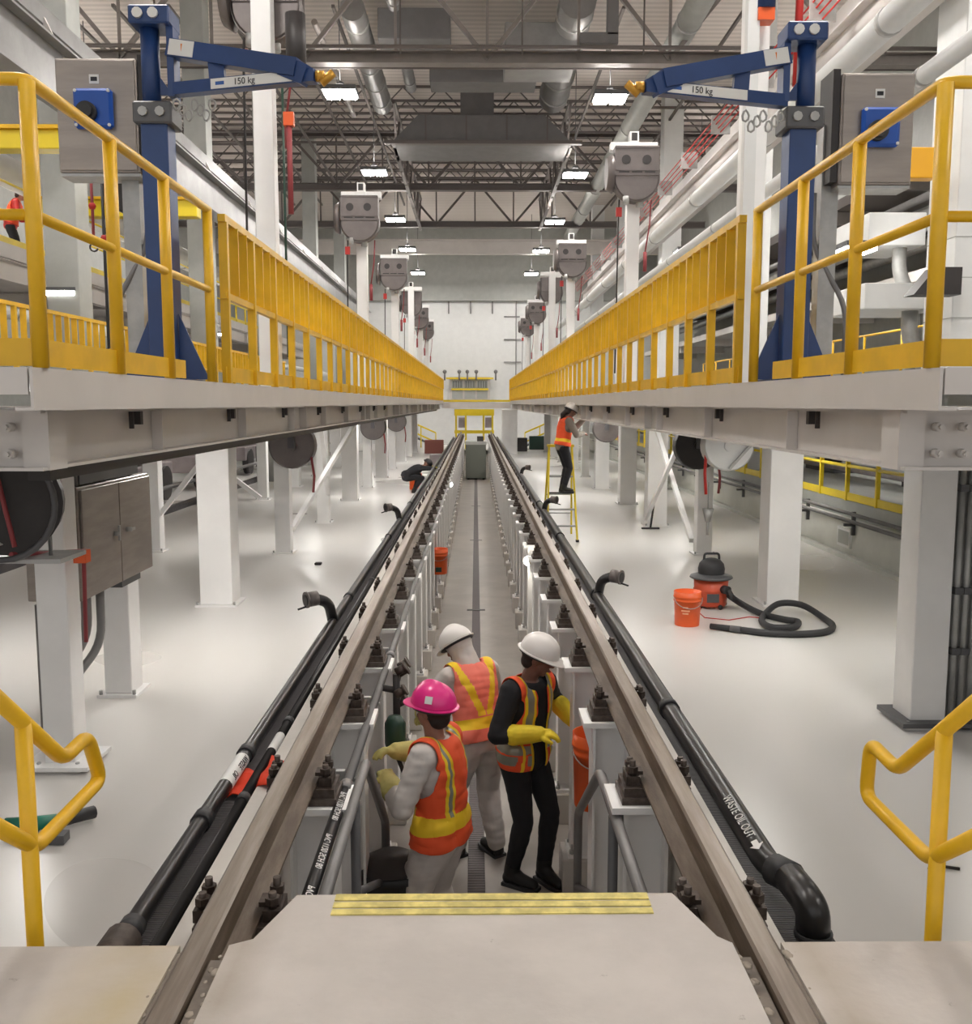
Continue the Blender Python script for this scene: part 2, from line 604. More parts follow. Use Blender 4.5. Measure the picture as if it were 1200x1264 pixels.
# ================================================================== trays and pipes beside the rails
for sg, nm in ((-1, 'left'), (1, 'right')):
    t = thing('cable_tray', 'ribbed black tray running beside the %s rail on short legs' % nm, 'tray', (0, 2.42, -.31 if sg < 0 else -.365), group='ribbed trays beside the rails')
    a, b = sorted((sg * .975, sg * (1.158 if sg < 0 else 1.192)))
    mb = MB(); mb.box(a, b, 0, 46, -.01, .0)
    mb.build('tray_bed', M['tray'], t)
    for x in (a, b):
        mb = MB(); mb.box(x - .006, x + .006, 0, 46, -.02, .012); mb.build('side_flange', M['rubber'], t)
    for k in range(16):
        mb = MB(); mb.box(sg * 1.09 - .02, sg * 1.09 + .02, .5 + 3 * k, .54 + 3 * k, FZ + (.31 if sg < 0 else .365), -.01)
        mb.box(a, b, .5 + 3 * k, .54 + 3 * k, -.04, -.01)
        mb.build('leg', M['galv'], t)


def outlet(name, label, x, y, z, sg, k):
    t = thing(name, label, 'hose outlet', (x, y, z), 0, 'hose outlets on the black pipes')
    mb = MB(); mb.tube(bend([(0, 0, 0), (sg * .03, 0, .15), (sg * .13, -.05, .19)], .06, 5), .042, 12)
    mb.build('elbow', M['black'], t)
    d = V((sg * .8, -.55, -.05)).normalized()
    p = V((sg * .13, -.05, .19))
    mb = MB(); mb.cyl(p - d * .02, p + d * .06, .058, n=16); mb.cyl(p + d * .06, p + d * .075, .064, n=16)
    mb.build('coupling', M['drum'], t)
    mb = MB(); mb.cyl(p + d * .076, p + d * .079, .044, n=16); mb.build('opening', M['dark'], t)
    q = p + d * .06
    mb = MB(); mb.tube([q + V((0, 0, -.05)), q + V((sg * .07, -.03, -.07))], .008, 6); mb.build('lever', M['rubber'], t)
    return t


PZ1 = -.255
t = thing('waste_pipe', 'thick black pipe on the outer edge of the left tray', 'pipe', (0, 0, 0))
mb = MB()
mb.tube(bend([(-1.115, 48, PZ1), (-1.115, 2.72, PZ1), (-1.13, 2.62, FZ + .1)], .13, 8), .034, 16)
mb.build('pipe_run', M['black'], t)
mb = MB(); mb.tube(bend([(-1.115, 2.86, PZ1), (-1.12, 2.64, PZ1 - .002), (-1.13, 2.61, -.62)], .16, 8), .060, 16); mb.build('elbow', M['rust'], t)
for y in (2.88, 3.7, 4.45, 8.2, 12, 16):
    mb = MB(); mb.cyl((-1.115, y, PZ1), (-1.115, y + .07, PZ1), .042, n=16); mb.build('coupling', M['rubber'], t)
mb = MB()
for i in range(9):
    a = PI * .15 + i * PI * .08
mb.lathe([(.0355, 0), (.0355, .32)], 16, (-1.115, 4.08, PZ1), M=Matrix.Rotation(-PI / 2, 3, 'X'))
mb.build('label_band', M['label'], t)
for i, b in enumerate(('WASTE', 'OIL')):
    text(b, .042, frame((0, -1, 0), (-.55, 0, .85), (-1.115 + .031 * .98, 4.31 - .15 * i, PZ1 + .0200)), M['ink'], t)

t = thing('vent_pipe', 'thin black pipe on the inner edge of the left tray', 'pipe')
mb = MB()
mb.tube([(-.998, 48, -.255), (-.998, 2.42, -.255)], .023, 12)
mb.build('pipe_run', M['black'], t)
for y in (2.5, 3.9, 4.9, 9, 14):
    mb = MB(); mb.cyl((-.998, y, -.255), (-.998, y + .06, -.255), .029, n=12); mb.build('coupling', M['rubber'], t)
mb = MB(); mb.lathe([(.0245, 0), (.0245, .22)], 12, (-.998, 4.5, -.255), M=Matrix.Rotation(-PI / 2, 3, 'X')); mb.build('label_band', M['label'], t)

t = thing('waste_pipe', 'thick black pipe beside the right rail, stepping aside and down at the slab', 'pipe')
mb = MB()
mb.tube(bend([(1.07, 48, PZ1), (1.07, 3.34, PZ1), (1.12, 3.20, PZ1 + .01), (1.13, 3.04, PZ1 + .005), (1.132, 3.02, -.9)], .07, 6), .047, 16)
mb.build('pipe_run', M['black'], t)
mb = MB(); mb.tube(bend([(1.115, 3.22, PZ1 + .008), (1.13, 3.03, PZ1 + .005), (1.132, 3.02, -.345)], .075, 8), .057, 16); mb.build('elbow', M['black'], t)
mb = MB(); mb.cyl((1.085, 3.30, PZ1), (1.122, 3.215, PZ1 + .008), .058, n=16); mb.build('coupling', M['rubber'], t)
mb = MB(); mb.cyl((1.132, 3.02, -.352), (1.132, 3.02, -.33), .063, n=16); mb.build('coupling', M['rubber'], t)
for y in (5.1, 8.3, 12, 16):
    mb = MB(); mb.cyl((1.07, y, PZ1), (1.07, y + .07, PZ1), .057, n=16); mb.build('coupling', M['rubber'], t)
nrm = V((-.45, 0, .89)).normalized()
text('WASTE OIL OUT', .050, frame((0, -1, 0), (.89, 0, .45), V((1.07, 3.66, PZ1)) + nrm * .048), M['text'], t)
mb = MB()
c = V((1.07, 3.41, PZ1)) + nrm * .0485
u, q = V((0, -1, 0)), V((.89, 0, .45)).normalized()
pts = [(-.03, .012), (.005, .012), (.005, .028), (.04, 0), (.005, -.028), (.005, -.012), (-.03, -.012)]
mb.add([c + u * a + q * b for a, b in pts], [(0, 1, 5, 6), (2, 3, 4)])
mb.build('arrow_mark', M['text'], t)

outs = [(-1.115, at(405, 742, X=-1.15).y, -1), (-1.115, at(490, 624, X=-1.15).y, -1), (1.07, at(745, 742, X=1.12).y, 1), (1.07, at(674, 625, X=1.1).y, 1), (1.07, at(645, 585, X=1.1).y, 1)]
for i, (x, y, sg) in enumerate(outs):
    outlet('hose_outlet', ['open hose outlet standing on the left black pipe, nearest the viewer', 'open hose outlet on the left black pipe, the farther one', 'open hose outlet on the right black pipe, nearest the viewer', 'open hose outlet on the right black pipe by the ladder foot', 'open hose outlet on the right black pipe, farthest away'][i], x, y, PZ1, sg, i)

# pipe along the inside of the left rail
t = thing('air_pipe', 'lettered dark pipe along the inside of the left rail, grey further on', 'pipe')
mb = MB(); mb.tube([(-.575, 2.66, -.25), (-.575, 4.05, -.25)], .026, 12); mb.build('pipe_run', M['black'], t)
mb = MB(); mb.tube([(-.575, 4.05, -.25), (-.575, 30, -.25)], .023, 12); mb.build('grey_run', M['greyp'], t)
mb = MB(); mb.cyl((-.575, 4.0, -.25), (-.575, 4.08, -.25), .032, n=12); mb.cyl((-.575, 6.2, -.25), (-.575, 6.28, -.25), .032, n=12); mb.build('coupling', M['greyp'], t)
nrm = V((.35, 0, .94)).normalized()
for i in range(3):
    text('PVC 1120 SCH 80', .036, frame((0, -1, 0), (-.94, 0, .35), V((-.575, 3.8 - .4 * i, -.25)) + nrm * .0275), M['text'], t)
for y in (3.0, 4.2, 5.3, 6.4):
    mb = MB(); mb.box(-.60, -.55, y, y + .03, -.285, -.27); mb.box(-.64, -.60, y, y + .03, -.285, -.235); mb.build('hanger', M['galv'], t)

# valve cluster and green regulator hanging on the pipe
t = thing('valve_manifold', 'cluster of dark valves with a green pressure pot hung on the pit pipe', 'valve', (-.575, 5.55, -.25))
mb = MB()
mb.cyl((0, 0, 0), (.1, 0, -.02), .02, n=10)
mb.cyl((.1, 0, .08), (.1, 0, -.30), .022, n=10)
mb.cyl((.1, .25, .02), (.1, 0, .02), .018, n=10)
mb.build('body', M['dark'], t)
for i, (y, z) in enumerate(((0, .09), (.1, .05), (-.06, -.03), (.18, .07), (.05, -.12))):
    mb = MB(); mb.cyl((.1, y, z), (.15, y, z + .03), .026, n=10); mb.cyl((.15, y, z + .03), (.16, y, z + .036), .036, n=10); mb.build('valve', M['rust'], t)
mb = MB(); mb.lathe([(.001, -.46), (.05, -.45), (.062, -.40), (.062, -.28), (.04, -.24), (.001, -.235)], 16, (.1, -.12, .10)); mb.build('pressure_pot', M['green'], t)
mb = MB(); mb.tube([(.06, -.05, -.2), (.12, -.2, -.36), (.2, -.35, -.48)], .013, 8); mb.build('hose', M['rubber'], t)

# grey stair handrails in the pit
for sg, nm in ((-1, 'left'), (1, 'right')):
    t = thing('pit_handrail', 'grey pipe handrail of the pit stair on the %s' % nm, 'handrail', (0, 0, 0), group='grey pit stair handrails')
    x = .585 if sg > 0 else -.52
    p = [at(px, py, X=x) for px, py in (((741, 953), (714, 1003)) if sg > 0 else ((452, 940), (476, 1015)))]
    z0 = p[0].z
    mb = MB()
    mb.tube(bend([(x, 2.68, z0), (x, p[0].y, p[0].z), (x, p[1].y, p[1].z), (x, p[1].y + .02, PZ)], .08, 5), .024, 12)
    mb.build('top_rail', M['greyp'], t)
    py = at(757 if sg > 0 else 439, 1030, X=x).y
    mb = MB(); mb.tube([(x, py, z0 - .02), (x, py, PZ)], .022, 10); mb.build('post', M['dgrey'], t)
    a = at(760 if sg > 0 else 437, 1060, X=x); 
    mb = MB(); mb.tube([(x, py - .02, z0 - .42), (x, p[1].y, z0 - 1.05)], .02, 10); mb.build('mid_rail', M['dgrey'], t)

# ================================================================== yellow stair handrails beside the slab
for sg, nm in ((-1, 'left'), (1, 'right')):
    x = -1.24 if sg < 0 else 1.30
    t = thing('stair_handrail', 'yellow pipe stair handrail with looped end by the slab on the %s' % nm, 'handrail', (0, 0, 0), group='yellow stair handrails')
    P = [(-20, 848), (78, 937), (108, 908), (124, 962), (44, 1046), (-20, 1012)] if sg < 0 else [(1220, 855), (1108, 950), (1075, 917), (1069, 982), (1148, 1061), (1220, 1026)]
    pts = [at(px, py, X=x) for px, py in P]
    mb = MB(); mb.tube(bend(pts, .05, 5), .0225, 12); mb.build('loop_rail', M['yellow'], t)
    a = at(28 if sg < 0 else 1166, 888 if sg < 0 else 900, X=x)
    mb = MB(); mb.tube([a, (x, a.y, FZ)], .0225, 12); mb.build('post', M['yellow'], t)
# ================================================================== platforms
DZ = 1.558
XL, XR = -1.622, 1.716
PY0, PY1 = 3.55, 48.6


def platform(side):
    sg = -1 if side == 'left' else 1
    xe = XL if sg < 0 else XR
    xf = -5.6 if sg < 0 else 6.9
    t = thing('work_platform', 'long pale grey elevated work platform on the %s of the track' % side, 'platform', (0, 0, 0), group='elevated work platforms')

    def bx(mb, a, b, *r):
        mb.box(min(a, b), max(a, b), *r)
    mb = MB(); bx(mb, xe + sg * .012, xf, PY0 + .012, PY1, DZ - .02, DZ); mb.build('deck_plate', M['galv'], t)
    mb = MB()
    bx(mb, xe, xe + sg * .012, PY0, PY1, DZ - .142, DZ + .004); bx(mb, xe, xe + sg * .07, PY0, PY1, DZ - .154, DZ - .142)
    mb.build('fascia', M['beam'], t)
    mb = MB(); bx(mb, xe + sg * .02, xf, PY0, PY0 + .012, DZ - .095, DZ + .004); bx(mb, xe + sg * .02, xf, PY0 + .012, PY0 + .07, DZ - .095, DZ - .085)
    mb.build('end_fascia', M['beam'], t)
    xb = sg * 1.86
    zc = DZ - .155 - .125
    mb = MB(); ibeam(mb, (xb, 4.02, zc), (xb, PY1, zc), .15, .25); mb.build('edge_girder', M['beam'], t)
    for i in range(22):
        y = 5.5 + 2 * i
        mb = MB(); bx(mb, xb - sg * .07, xb - sg * .008, y, y + .014, zc - .11, zc + .11); mb.build('stiffener', M['beam'], t)
        if i < 8:
            mb = MB()
            mb.box(xb - sg * .045 - .02, xb - sg * .045 + .02, y - .34, y - .30, zc + .04, zc + .123); mb.build('hanger_clamp', M['dark'], t)
            mb = MB()
            mb.cyl((xb - sg * .045, y - .42, zc + .02), (xb - sg * .045, y - .42, zc + .123), .014, n=8)
            mb.build('hanger_clamp', M['dark'], t)
    for i in range(8):
        y = 4.02 + i * 6.1
        mb = MB(); ibeam(mb, (xb - sg * .08, y, zc + .0), (xf, y, zc + .0), .15, .25)
        mb.build('cross_girder', M['beam'], t)
    for xx in ((-3.06, -5.2) if sg < 0 else (3.57, 6.6)):
        mb = MB(); ibeam(mb, (xx, 4.1, zc), (xx, PY1, zc), .16, .25); mb.build('inner_girder', M['beam'], t)
    mb = MB(); bx(mb, xb + sg * .02, xb - sg * .09, 3.99, 4.16, zc - .125, zc + .14)
    mb.build('end_plate', M['beam'], t)
    for a in (.06, .17):
        for z in (-.055, .055):
            mb = MB(); mb.cyl((xb + sg * a, 3.94, zc + z), (xb + sg * a, 3.925, zc + z), .012, n=6, sm=False); mb.cyl((xb + sg * a, 3.945, zc + z), (xb + sg * a, 3.99, zc + z), .019, n=12); mb.build('bolt', M['beam'], t)
    return t


platform('left')
platform('right')
# black cable channel under each edge girder
for sg, nm in ((-1, 'left'),):
    mb = MB(); x = sg * 1.96
    mb.box(x - .05, x + .05, 4.3, 47, 1.085, 1.15)
    o = mb.build('cable_channel', M['dark']); tag(o, 'black cable channel hung under the edge girder of the %s platform' % nm, 'channel')


# ================================================================== guardrails
def rail_front(side):
    sg = -1 if side == 'left' else 1
    x = (XL - .012) if sg < 0 else (XR + .014)
    ys = [3.65, 4.44, 5.18, 6.0]
    t = thing('guardrail', 'yellow pipe guardrail at the near corner of the %s platform' % side, 'guardrail', (x, 0, DZ), group='yellow pipe guardrails')
    far = sg * 4.0
    mb = MB(); mb.tube(bend([(far, 3.65, 1.045), (0, 3.65, 1.045), (0, 6.03, 1.045)], .05, 5), .024, 12); mb.build('top_rail', M['yellow'], t)
    mb = MB(); mb.tube([(far, 3.65, .565), (0, 3.65, .565)], .021, 10); mb.tube([(0, 3.65, .565), (0, 6.0, .565)], .021, 10); mb.build('mid_rail', M['yellow'], t)
    for y in ys:
        mb = MB(); mb.cyl((0, y, .005), (0, y, 1.04), .030, n=12); mb.build('post', M['yellow'], t)
    for k in (1.3, 2.6, 3.9):
        mb = MB(); mb.cyl((sg * k, 3.65, .005), (sg * k, 3.65, 1.045), .030, n=12); mb.build('post', M['yellow'], t)
    a, b = -.004, .004
    mb = MB(); mb.box(a, b, 3.65, 5.45 if sg < 0 else 5.6, .012, .112); mb.build('toe_board', M['yellow'], t)
    a, b = sorted((0, far))
    mb = MB(); mb.box(a, b, 3.646, 3.654, .012, .115); mb.build('toe_board', M['yellow'], t)


rail_front('left'); rail_front('right')


def rail_section(name, label, n=8, L=6.0):
    t = thing(name, label, 'guardrail')
    mb = MB(); mb.box(-.024, .024, 0, L - .03, 1.035, 1.082); mb.build('top_rail', M['yellow'], t)
    mb = MB(); mb.box(-.02, .02, 0, L - .03, .548, .590); mb.build('mid_rail', M['yellow'], t)
    mb = MB(); mb.box(-.004, .004, 0, L - .03, .012, .112); mb.build('toe_board', M['yellow'], t)
    for i in range(n):
        y = .02 + i * L / n
        mb = MB(); mb.box(-.028, .028, y, y + .045, .005, 1.035); mb.build('post', M['yellow'], t)
        for q in (1, 2):
            yy = y + q * L / n / 3
            mb = MB(); mb.box(-.038, .038, yy, yy + .012, .59, 1.035); mb.build('picket', M['yellow'], t)
    return t


sec = rail_section('picket_guardrail', 'x')
used = False
for side in ('left', 'right'):
    x = (XL - .012) if side == 'left' else (XR + .014)
    for k in range(7):
        lab = 'yellow picketed guardrail panel on the %s platform edge, %s beyond the pipe corner' % (side, ORD[k])
        g = 'guardrail panels on the platform edges'
        if not used:
            sec.location = (x, 6.33 + 6 * k, DZ); sec['label'] = lab; sec['group'] = g; used = True
        else:
            dup(sec, (x, 6.33 + 6 * k, DZ), 0, lab, g)
for k in range(4):
    dup(sec, (-5.55, 4.2 + 6 * k, DZ), 0, 'yellow picketed guardrail panel along the far side of the left platform, %s from the front' % ORD[k], 'guardrail panels along the far side of the left platform')


# ================================================================== platform columns
def column(w, d, h, label, group, plate=True):
    t = thing('platform_column', label, 'column', group=group)
    mb = MB(); mb.box(-w / 2, w / 2, -d / 2, d / 2, .025, h); mb.build('shaft', M['white'], t, bevel=.006)
    mb = MB(); mb.box(-w / 2 - .05, w / 2 + .05, -d / 2 - .05, d / 2 + .05, 0, .025); mb.build('base_plate', M['white'], t)
    for a, b in ((-1, -1), (1, -1)):
        mb = MB(); mb.cyl((a * (w / 2 + .025), b * (d / 2 + .025), .025), (a * (w / 2 + .025), b * (d / 2 + .025), .06), .014, n=6); mb.build('anchor_bolt', M['galv'], t)
    return t


HC = DZ - .155 - .25 - FZ
big = column(.38, .38, HC, 'x', 'c')
slim = column(.24, .24, HC, 'x', 'c')
cols = [('left', big, -3.06, 11.3), ('left', slim, -3.07, 15.2), ('left', slim, -3.05, 19.1), ('left', big, -3.1, 23.6), ('left', slim, -3.08, 27.2), ('left', big, -3.05, 31), ('left', slim, -3.05, 35), ('left', big, -3.05, 39), ('left', big, -3.05, 43), ('left', big, -3.05, 47),
        ('right', big, 3.62, 11.25), ('right', slim, 3.6, 15.0), ('right', big, 3.52, 18.6), ('right', big, 3.6, 22.7), ('right', big, 3.53, 26.8), ('right', slim, 3.55, 31), ('right', big, 3.55, 35), ('right', big, 3.55, 39), ('right', big, 3.55, 43), ('right', big, 3.55, 47)]
seen = set(); cnt = {'left': 0, 'right': 0}
for side, src, x, y in cols:
    k = cnt[side]; cnt[side] += 1
    what = 'thick' if src is big else 'slim'
    lab = '%s white column under the %s platform, %s in its inner row' % (what, side, ORD[k])
    if id(src) not in seen:
        seen.add(id(src)); src.location = (x, y, FZ); src['label'] = lab; src['group'] = 'columns under the platforms'
    else:
        dup(src, (x, y, FZ), 0, lab, 'columns under the platforms')
for k, (x, y) in enumerate(((-5.2, 15.4), (-5.3, 19.5), (-5.3, 23.8), (-5.25, 27.5), (-5.25, 31.5), (-5.25, 36), (-5.25, 40))):
    dup(big if k % 2 else slim, (x, y, FZ), 0, 'white column in the outer row of the left platform, %s from the front' % ORD[k], 'columns under the platforms')

# slim reel columns under the near corners
t = column(.20, .20, HC + .02, 'slim white column with wide bolted foot under the left platform, before the steel cabinet', 'columns under the platforms')
t.location = (-2.72, 6.15, FZ)
mb = MB(); mb.box(-.22, .22, -.2, .2, .025, .05); mb.build('foot_plate', M['white'], t)
t = column(.22, .25, HC + .02, 'slim white column standing behind the steel cabinet on the left', 'columns under the platforms'); t.location = (-2.92, 7.75, FZ)
t = column(.26, .30, HC + .02, 'pale grey column carrying conduits at the far right edge of the photo', 'columns under the platforms'); t.location = (3.33, 6.95, FZ)
mb = MB(); mb.box(-.22, .55, -.24, .22, .025, .06); mb.build('foot_plate', M['dgrey'], t)
for i, xx in enumerate((.18, .245, .31)):
    mb = MB(); mb.cyl((xx, -.12, .06), (xx, -.12, HC), .021, n=8); mb.build('conduit', M['galv'], t)
    if i < 2:
        mb = MB()
        for z in (.55, 1.0, 1.75):
            mb.box(xx - .03, xx + .03, -.16, -.1, z, z + .05)
        mb.build('conduit_clamp', M['dgrey'], t)
mb = MB(); mb.box(.14, .5, -.09, -.06, .06, HC); mb.build('backing_plate', M['galv'], t)

# X braces between columns
def brace(label, p0, p1, p2, p3):
    t = thing('cross_brace', label, 'brace', group='cross braces between columns')
    mb = MB(); mb.bar(p0, p1, .075, .075); mb.build('diagonal', M['white'], t)
    mb = MB(); mb.bar(p2, p3, .07, .07); mb.build('diagonal', M['white'], t)


brace('white cross brace left of the first thick left column', (-5.1, 15.4, -.35), (-3.9, 15.35, 1.12), (-5.05, 15.5, 1.1), (-3.5, 15.5, -.1))
brace('white cross brace right of the slim left column with the grey reel', (-2.98, 15.35, -.6), (-2.35, 19.0, 1.1), (-2.95, 19.0, -.35), (-2.5, 15.5, 1.1))
brace('white cross brace between the slim and thick right columns', (3.45, 15.1, -.75), (3.42, 18.4, 1.1), (3.30, 18.4, -.8), (3.36, 15.2, 1.1))


# ================================================================== blue jib cranes
def jib(side, x, y, tip):
    sg = 1 if side == 'left' else -1
    t = thing('jib_crane', 'blue jib crane bolted to the %s platform with its arm over the track' % side, 'jib crane', (x, y, DZ), group='blue jib cranes')
    Lz = lambda py: at(205 if sg > 0 else 990, py, Y=y).z - DZ
    off = 0 if sg > 0 else 20
    zb0, zb1, zt0, zt1 = Lz(158 + off * .3), Lz(131 + off * .3), Lz(37 + off), Lz(14 + off)
    zl, zu, ze = Lz(113 + off * .7), Lz(62 + off * .5), Lz(90 + off * .7)
    mb = MB(); mb.box(-.080, .080, -.080, .080, .02, zb0 + .01)
    mb.build('mast', M['blue'], t, bevel=.006)
    mb = MB(); mb.box(-.17, .17, -.17, .17, 0, .02)
    for a in (1, -1):
        mb.prism([(.080, .02), (.26, .02), (.085, .42)], (0, -.008, 0), (0, .008, 0), (a, 0, 0), (0, 0, 1))
    mb.build('base_flange', M['blue'], t)
    mb = MB(); mb.box(-.115, .115, -.11, .11, zb0, zb1); mb.build('lower_bearing', M['dgrey'], t, bevel=.01)
    for a in (-.05, .05):
        mb = MB(); mb.cyl((a, -.11, (zb0 + zb1) / 2), (a, -.128, (zb0 + zb1) / 2), .028, n=8); mb.build('bearing_bolt', M['galv'], t)
    mb = MB(); mb.cyl((-.03 * sg, 0, zb1), (-.03 * sg, 0, zt0 + .02), .055, n=14); mb.box(*(sorted((sg * .085, sg * .125))), -.06, .06, zb1 + .04, zt0)
    mb.prism([(-.03, zb1 + .06), (.10, zb1 + .06), (-.03, zb1 + .24)], (0, -.01, 0), (0, .01, 0), (sg, 0, 0), (0, 0, 1))
    mb.build('pivot_frame', M['blue'], t)
    mb = MB(); mb.box(-.12, .12, -.11, .11, zt0, zt1); mb.build('upper_bearing', M['blue'], t, bevel=.01)
    for a in (-.06, .03):
        mb = MB(); mb.cyl((a, -.11, (zt0 + zt1) / 2), (a, -.13, (zt0 + zt1) / 2), .03, n=10); mb.build('cap_bolt', M['label'], t)
    T = V(tip) - V((x, y, DZ))
    a0, a1 = V((sg * .10, -.02, zl)), V((T.x, T.y, zl))
    b0, b1 = V((sg * .10, -.02, zu)), V((T.x - sg * .10, T.y + .02, zl + .045))
    mb = MB(); mb.bar(a0, a1, .07, .07); mb.build('lower_arm', M['blue'], t)
    mb = MB(); mb.bar(b0, b1, .10, .10); mb.bar(b1 - (b1 - b0).normalized() * .1, a1 - V((sg * .05, 0, 0)), .074, .11); mb.build('upper_arm', M['blue'], t)
    m0 = a0.lerp(a1, .33)
    mb = MB(); mb.bar(m0, b0.lerp(b1, .36), .09, .05, side=(1, 0, 0)); mb.build('strut', M['blue'], t)
    mb = MB(); mb.cyl(a1, a1 + V((sg * .05, 0, 0)), .03, n=10); mb.cyl(a1 + V((sg * .03, 0, -.04)), a1 + V((sg * .1, 0, .02)), .025, n=8); mb.build('end_hook', M['brass'], t)
    mb = MB(); d = (a1 - a0).normalized(); u, q = V((d.x, d.y, 0)), V((0, 0, 1))
    nn = u.cross(q).normalized()
    if nn.y > 0:
        nn = -nn
    c0, c1 = a0.lerp(a1, .30) + nn * .037, a0.lerp(a1, .86) + nn * .037
    mb.add([c0 - q * .027, c1 - q * .027, c1 + q * .03, c0 + q * .03, c0 - q * .027 + nn * .002, c1 - q * .027 + nn * .002, c1 + q * .03 + nn * .002, c0 + q * .03 + nn * .002], [(0, 1, 2, 3), (4, 5, 6, 7), (0, 1, 5, 4), (2, 3, 7, 6), (0, 3, 7, 4), (1, 2, 6, 5)])
    mb.build('arm_label', M['label'], t)
    rx = u if sg > 0 else -u
    lf, rt = (c0, c1) if sg > 0 else (c1, c0)
    tc = lf.lerp(rt, .42) + nn * .0045
    text('150 kg', .052, frame(rx, q, tc), M['ink'], t)
    mb = MB(); e0 = lf.lerp(rt, .06) + nn * .003; e1 = lf.lerp(rt, .17) + nn * .003
    mb.add([e0 - q * .008, e1 - q * .008, e1 + q * .012, e0 + q * .012], [(0, 1, 2, 3)]); mb.build('blue_mark', M['blueink'], t)
    p = b0.lerp(b1, .03) + V((0, -.053, .0))
    mb = MB(); mb.bar(p + V((-.02 * sg, 0, 0)), p + (b1 - b0) * .17, .088, .004, side=(0, 0, 1)); mb.build('warning_label', M['label'], t)
    mb = MB(); mb.bar(p + (b1 - b0) * .02 + V((0, -.003, 0)), p + (b1 - b0) * .08 + V((0, -.003, 0)), .042, .004, side=(0, 0, 1)); mb.build('warning_mark', M['warn'], t)
    # tangle of chain links under the arm root
    for k in range(7):
        c = V((sg * (.14 + .035 * k), -.08, zl - .10 - .03 * (k % 3)))
        mb = MB()
        mb.tube([c + V((.02 * math.cos(a), .008 * math.sin(a * 2), .032 * math.sin(a))) for a in [2 * PI * i / 8 for i in range(8)]], .0065, 6, closed=True)
        mb.build('chain_link', M['galv'], t)
    return t


pl = at(205, 420, Y=6.0); pr = at(977, 430, Y=6.0)
tl = at(390, 100, Y=5.72); tr = at(795, 118, Y=5.72)
jib('left', pl.x, 6.0, (tl.x, 5.72, 0))
jib('right', pr.x, 6.0, (tr.x, 5.72, 0))


# ================================================================== switch enclosures
def enclosure(side, x, y, z0, z1, w, post_x):
    sg = 1 if side == 'left' else -1
    t = thing('switch_enclosure', 'grey steel switch box with a blue rotary switch on the %s platform' % side, 'enclosure', (x, y, DZ), group='grey switch enclosures')
    a, b = z0 - DZ, z1 - DZ
    mb = MB(); mb.box(-w / 2, w / 2, -.11, .11, a, b); mb.build('body', M['steel'], t, bevel=.006)
    mb = MB(); mb.box(-w / 2 + .01, w / 2 - .01, -.122, -.112, a + .012, b - .012); mb.build('door', M['steel'], t, bevel=.003)
    cx, cz = -.005 * sg, (a + b) / 2 + (.03 if sg > 0 else .0)
    mb = MB(); mb.box(cx - .12, cx + .12, -.175, -.124, cz - .12, cz + .12); mb.build('switch_body', M['bblue'], t, bevel=.018)
    mb = MB(); mb.cyl((cx - .03 * 1, -.175, cz - .03), (cx - .03, -.21, cz - .03), .062, n=20); mb.cyl((cx - .03, -.21, cz - .03), (cx - .03, -.235, cz - .03), .045, n=20); mb.build('rotary_knob', M['rubber'], t)
    for p in (-1, 1):
        for q in (-1, 1):
            mb = MB(); mb.cyl((cx + p * .102, -.17, cz + q * .102), (cx + p * .102, -.18, cz + q * .102), .010, n=8); mb.build('screw', M['label'], t)
    mb = MB(); mb.box(cx - .03, cx + .03, -.126, -.122, b - .155, b - .10); mb.build('white_label', M['label'], t)
    mb = MB(); mb.box(cx - .02, cx + .02, -.128, -.126, b - .14, b - .115); mb.build('label_print', M['ink'], t)
    px = post_x - x
    mb = MB(); mb.box(*sorted((sg * w / 2 + sg * .004, sg * w / 2 + sg * .05)), -.09, .14, a + .02, b + .03); mb.build('side_bracket', M['dark'], t)
    mb = MB(); mb.box(px - .055, px + .055, .02, .13, 0, a + .4); mb.build('post', M['galv'], t)
    mb = MB(); mb.box(-w / 2, w / 2, -.1, .1, a - .02, a - .003); mb.build('bottom_plate', M['galv'], t)
    mb = MB(); mb.tube(bend([(px + .09 * sg, .05, a - .02), (px + .09 * sg, .05, .9), (px + .13 * -sg, .0, .5), (px - .13 * sg, 0, .01)], .12, 4), .018, 8); mb.build('conduit', M['greyp'], t)


enclosure('left', at(128, 140, Y=6.35).x, 6.35, at(128, 213, Y=6.24).z, at(128, 72, Y=6.24).z, .50, at(170, 400, Y=6.4).x)
enclosure('right', at(1074, 160, Y=6.35).x, 6.35, at(1074, 228, Y=6.24).z, at(1074, 90, Y=6.24).z, .46, at(1016, 400, Y=6.4).x)


# ================================================================== steel cabinet under the left platform
t = thing('control_cabinet', 'stainless two door control cabinet hung under the left platform', 'cabinet', (-2.62, 6.28, 0))
mb = MB(); mb.box(-.36, 0, 0, 1.36, .12, .88); mb.build('body', M['steel'], t, bevel=.006)
for i in (0, 1):
    mb = MB(); mb.box(.003, .022, .02 + .665 * i, .67 + .665 * i, .13, .86); d = mb.build('door', M['steel'], t, bevel=.003)
    y = .56 if i == 0 else .80
    mb = MB(); mb.cyl((.022, y, .50), (.06, y, .50), .018, n=10); mb.box(.05, .062, y - .01, y + .07 if i else y + .012, .45 if not i else .49, .56 if not i else .51); mb.build('handle', M['galv'], d)
mb = MB(); mb.box(-.30, -.02, 0.1, 1.2, .89, 1.02); mb.build('top_channel', M['dgrey'], t)
mb = MB()
for y in (.1, .35, .6, .85, 1.1):
    mb.cyl((-.05, y, .88), (-.05, y, 1.12), .016, n=8)
mb.build('hanger_rod', M['galv'], t)
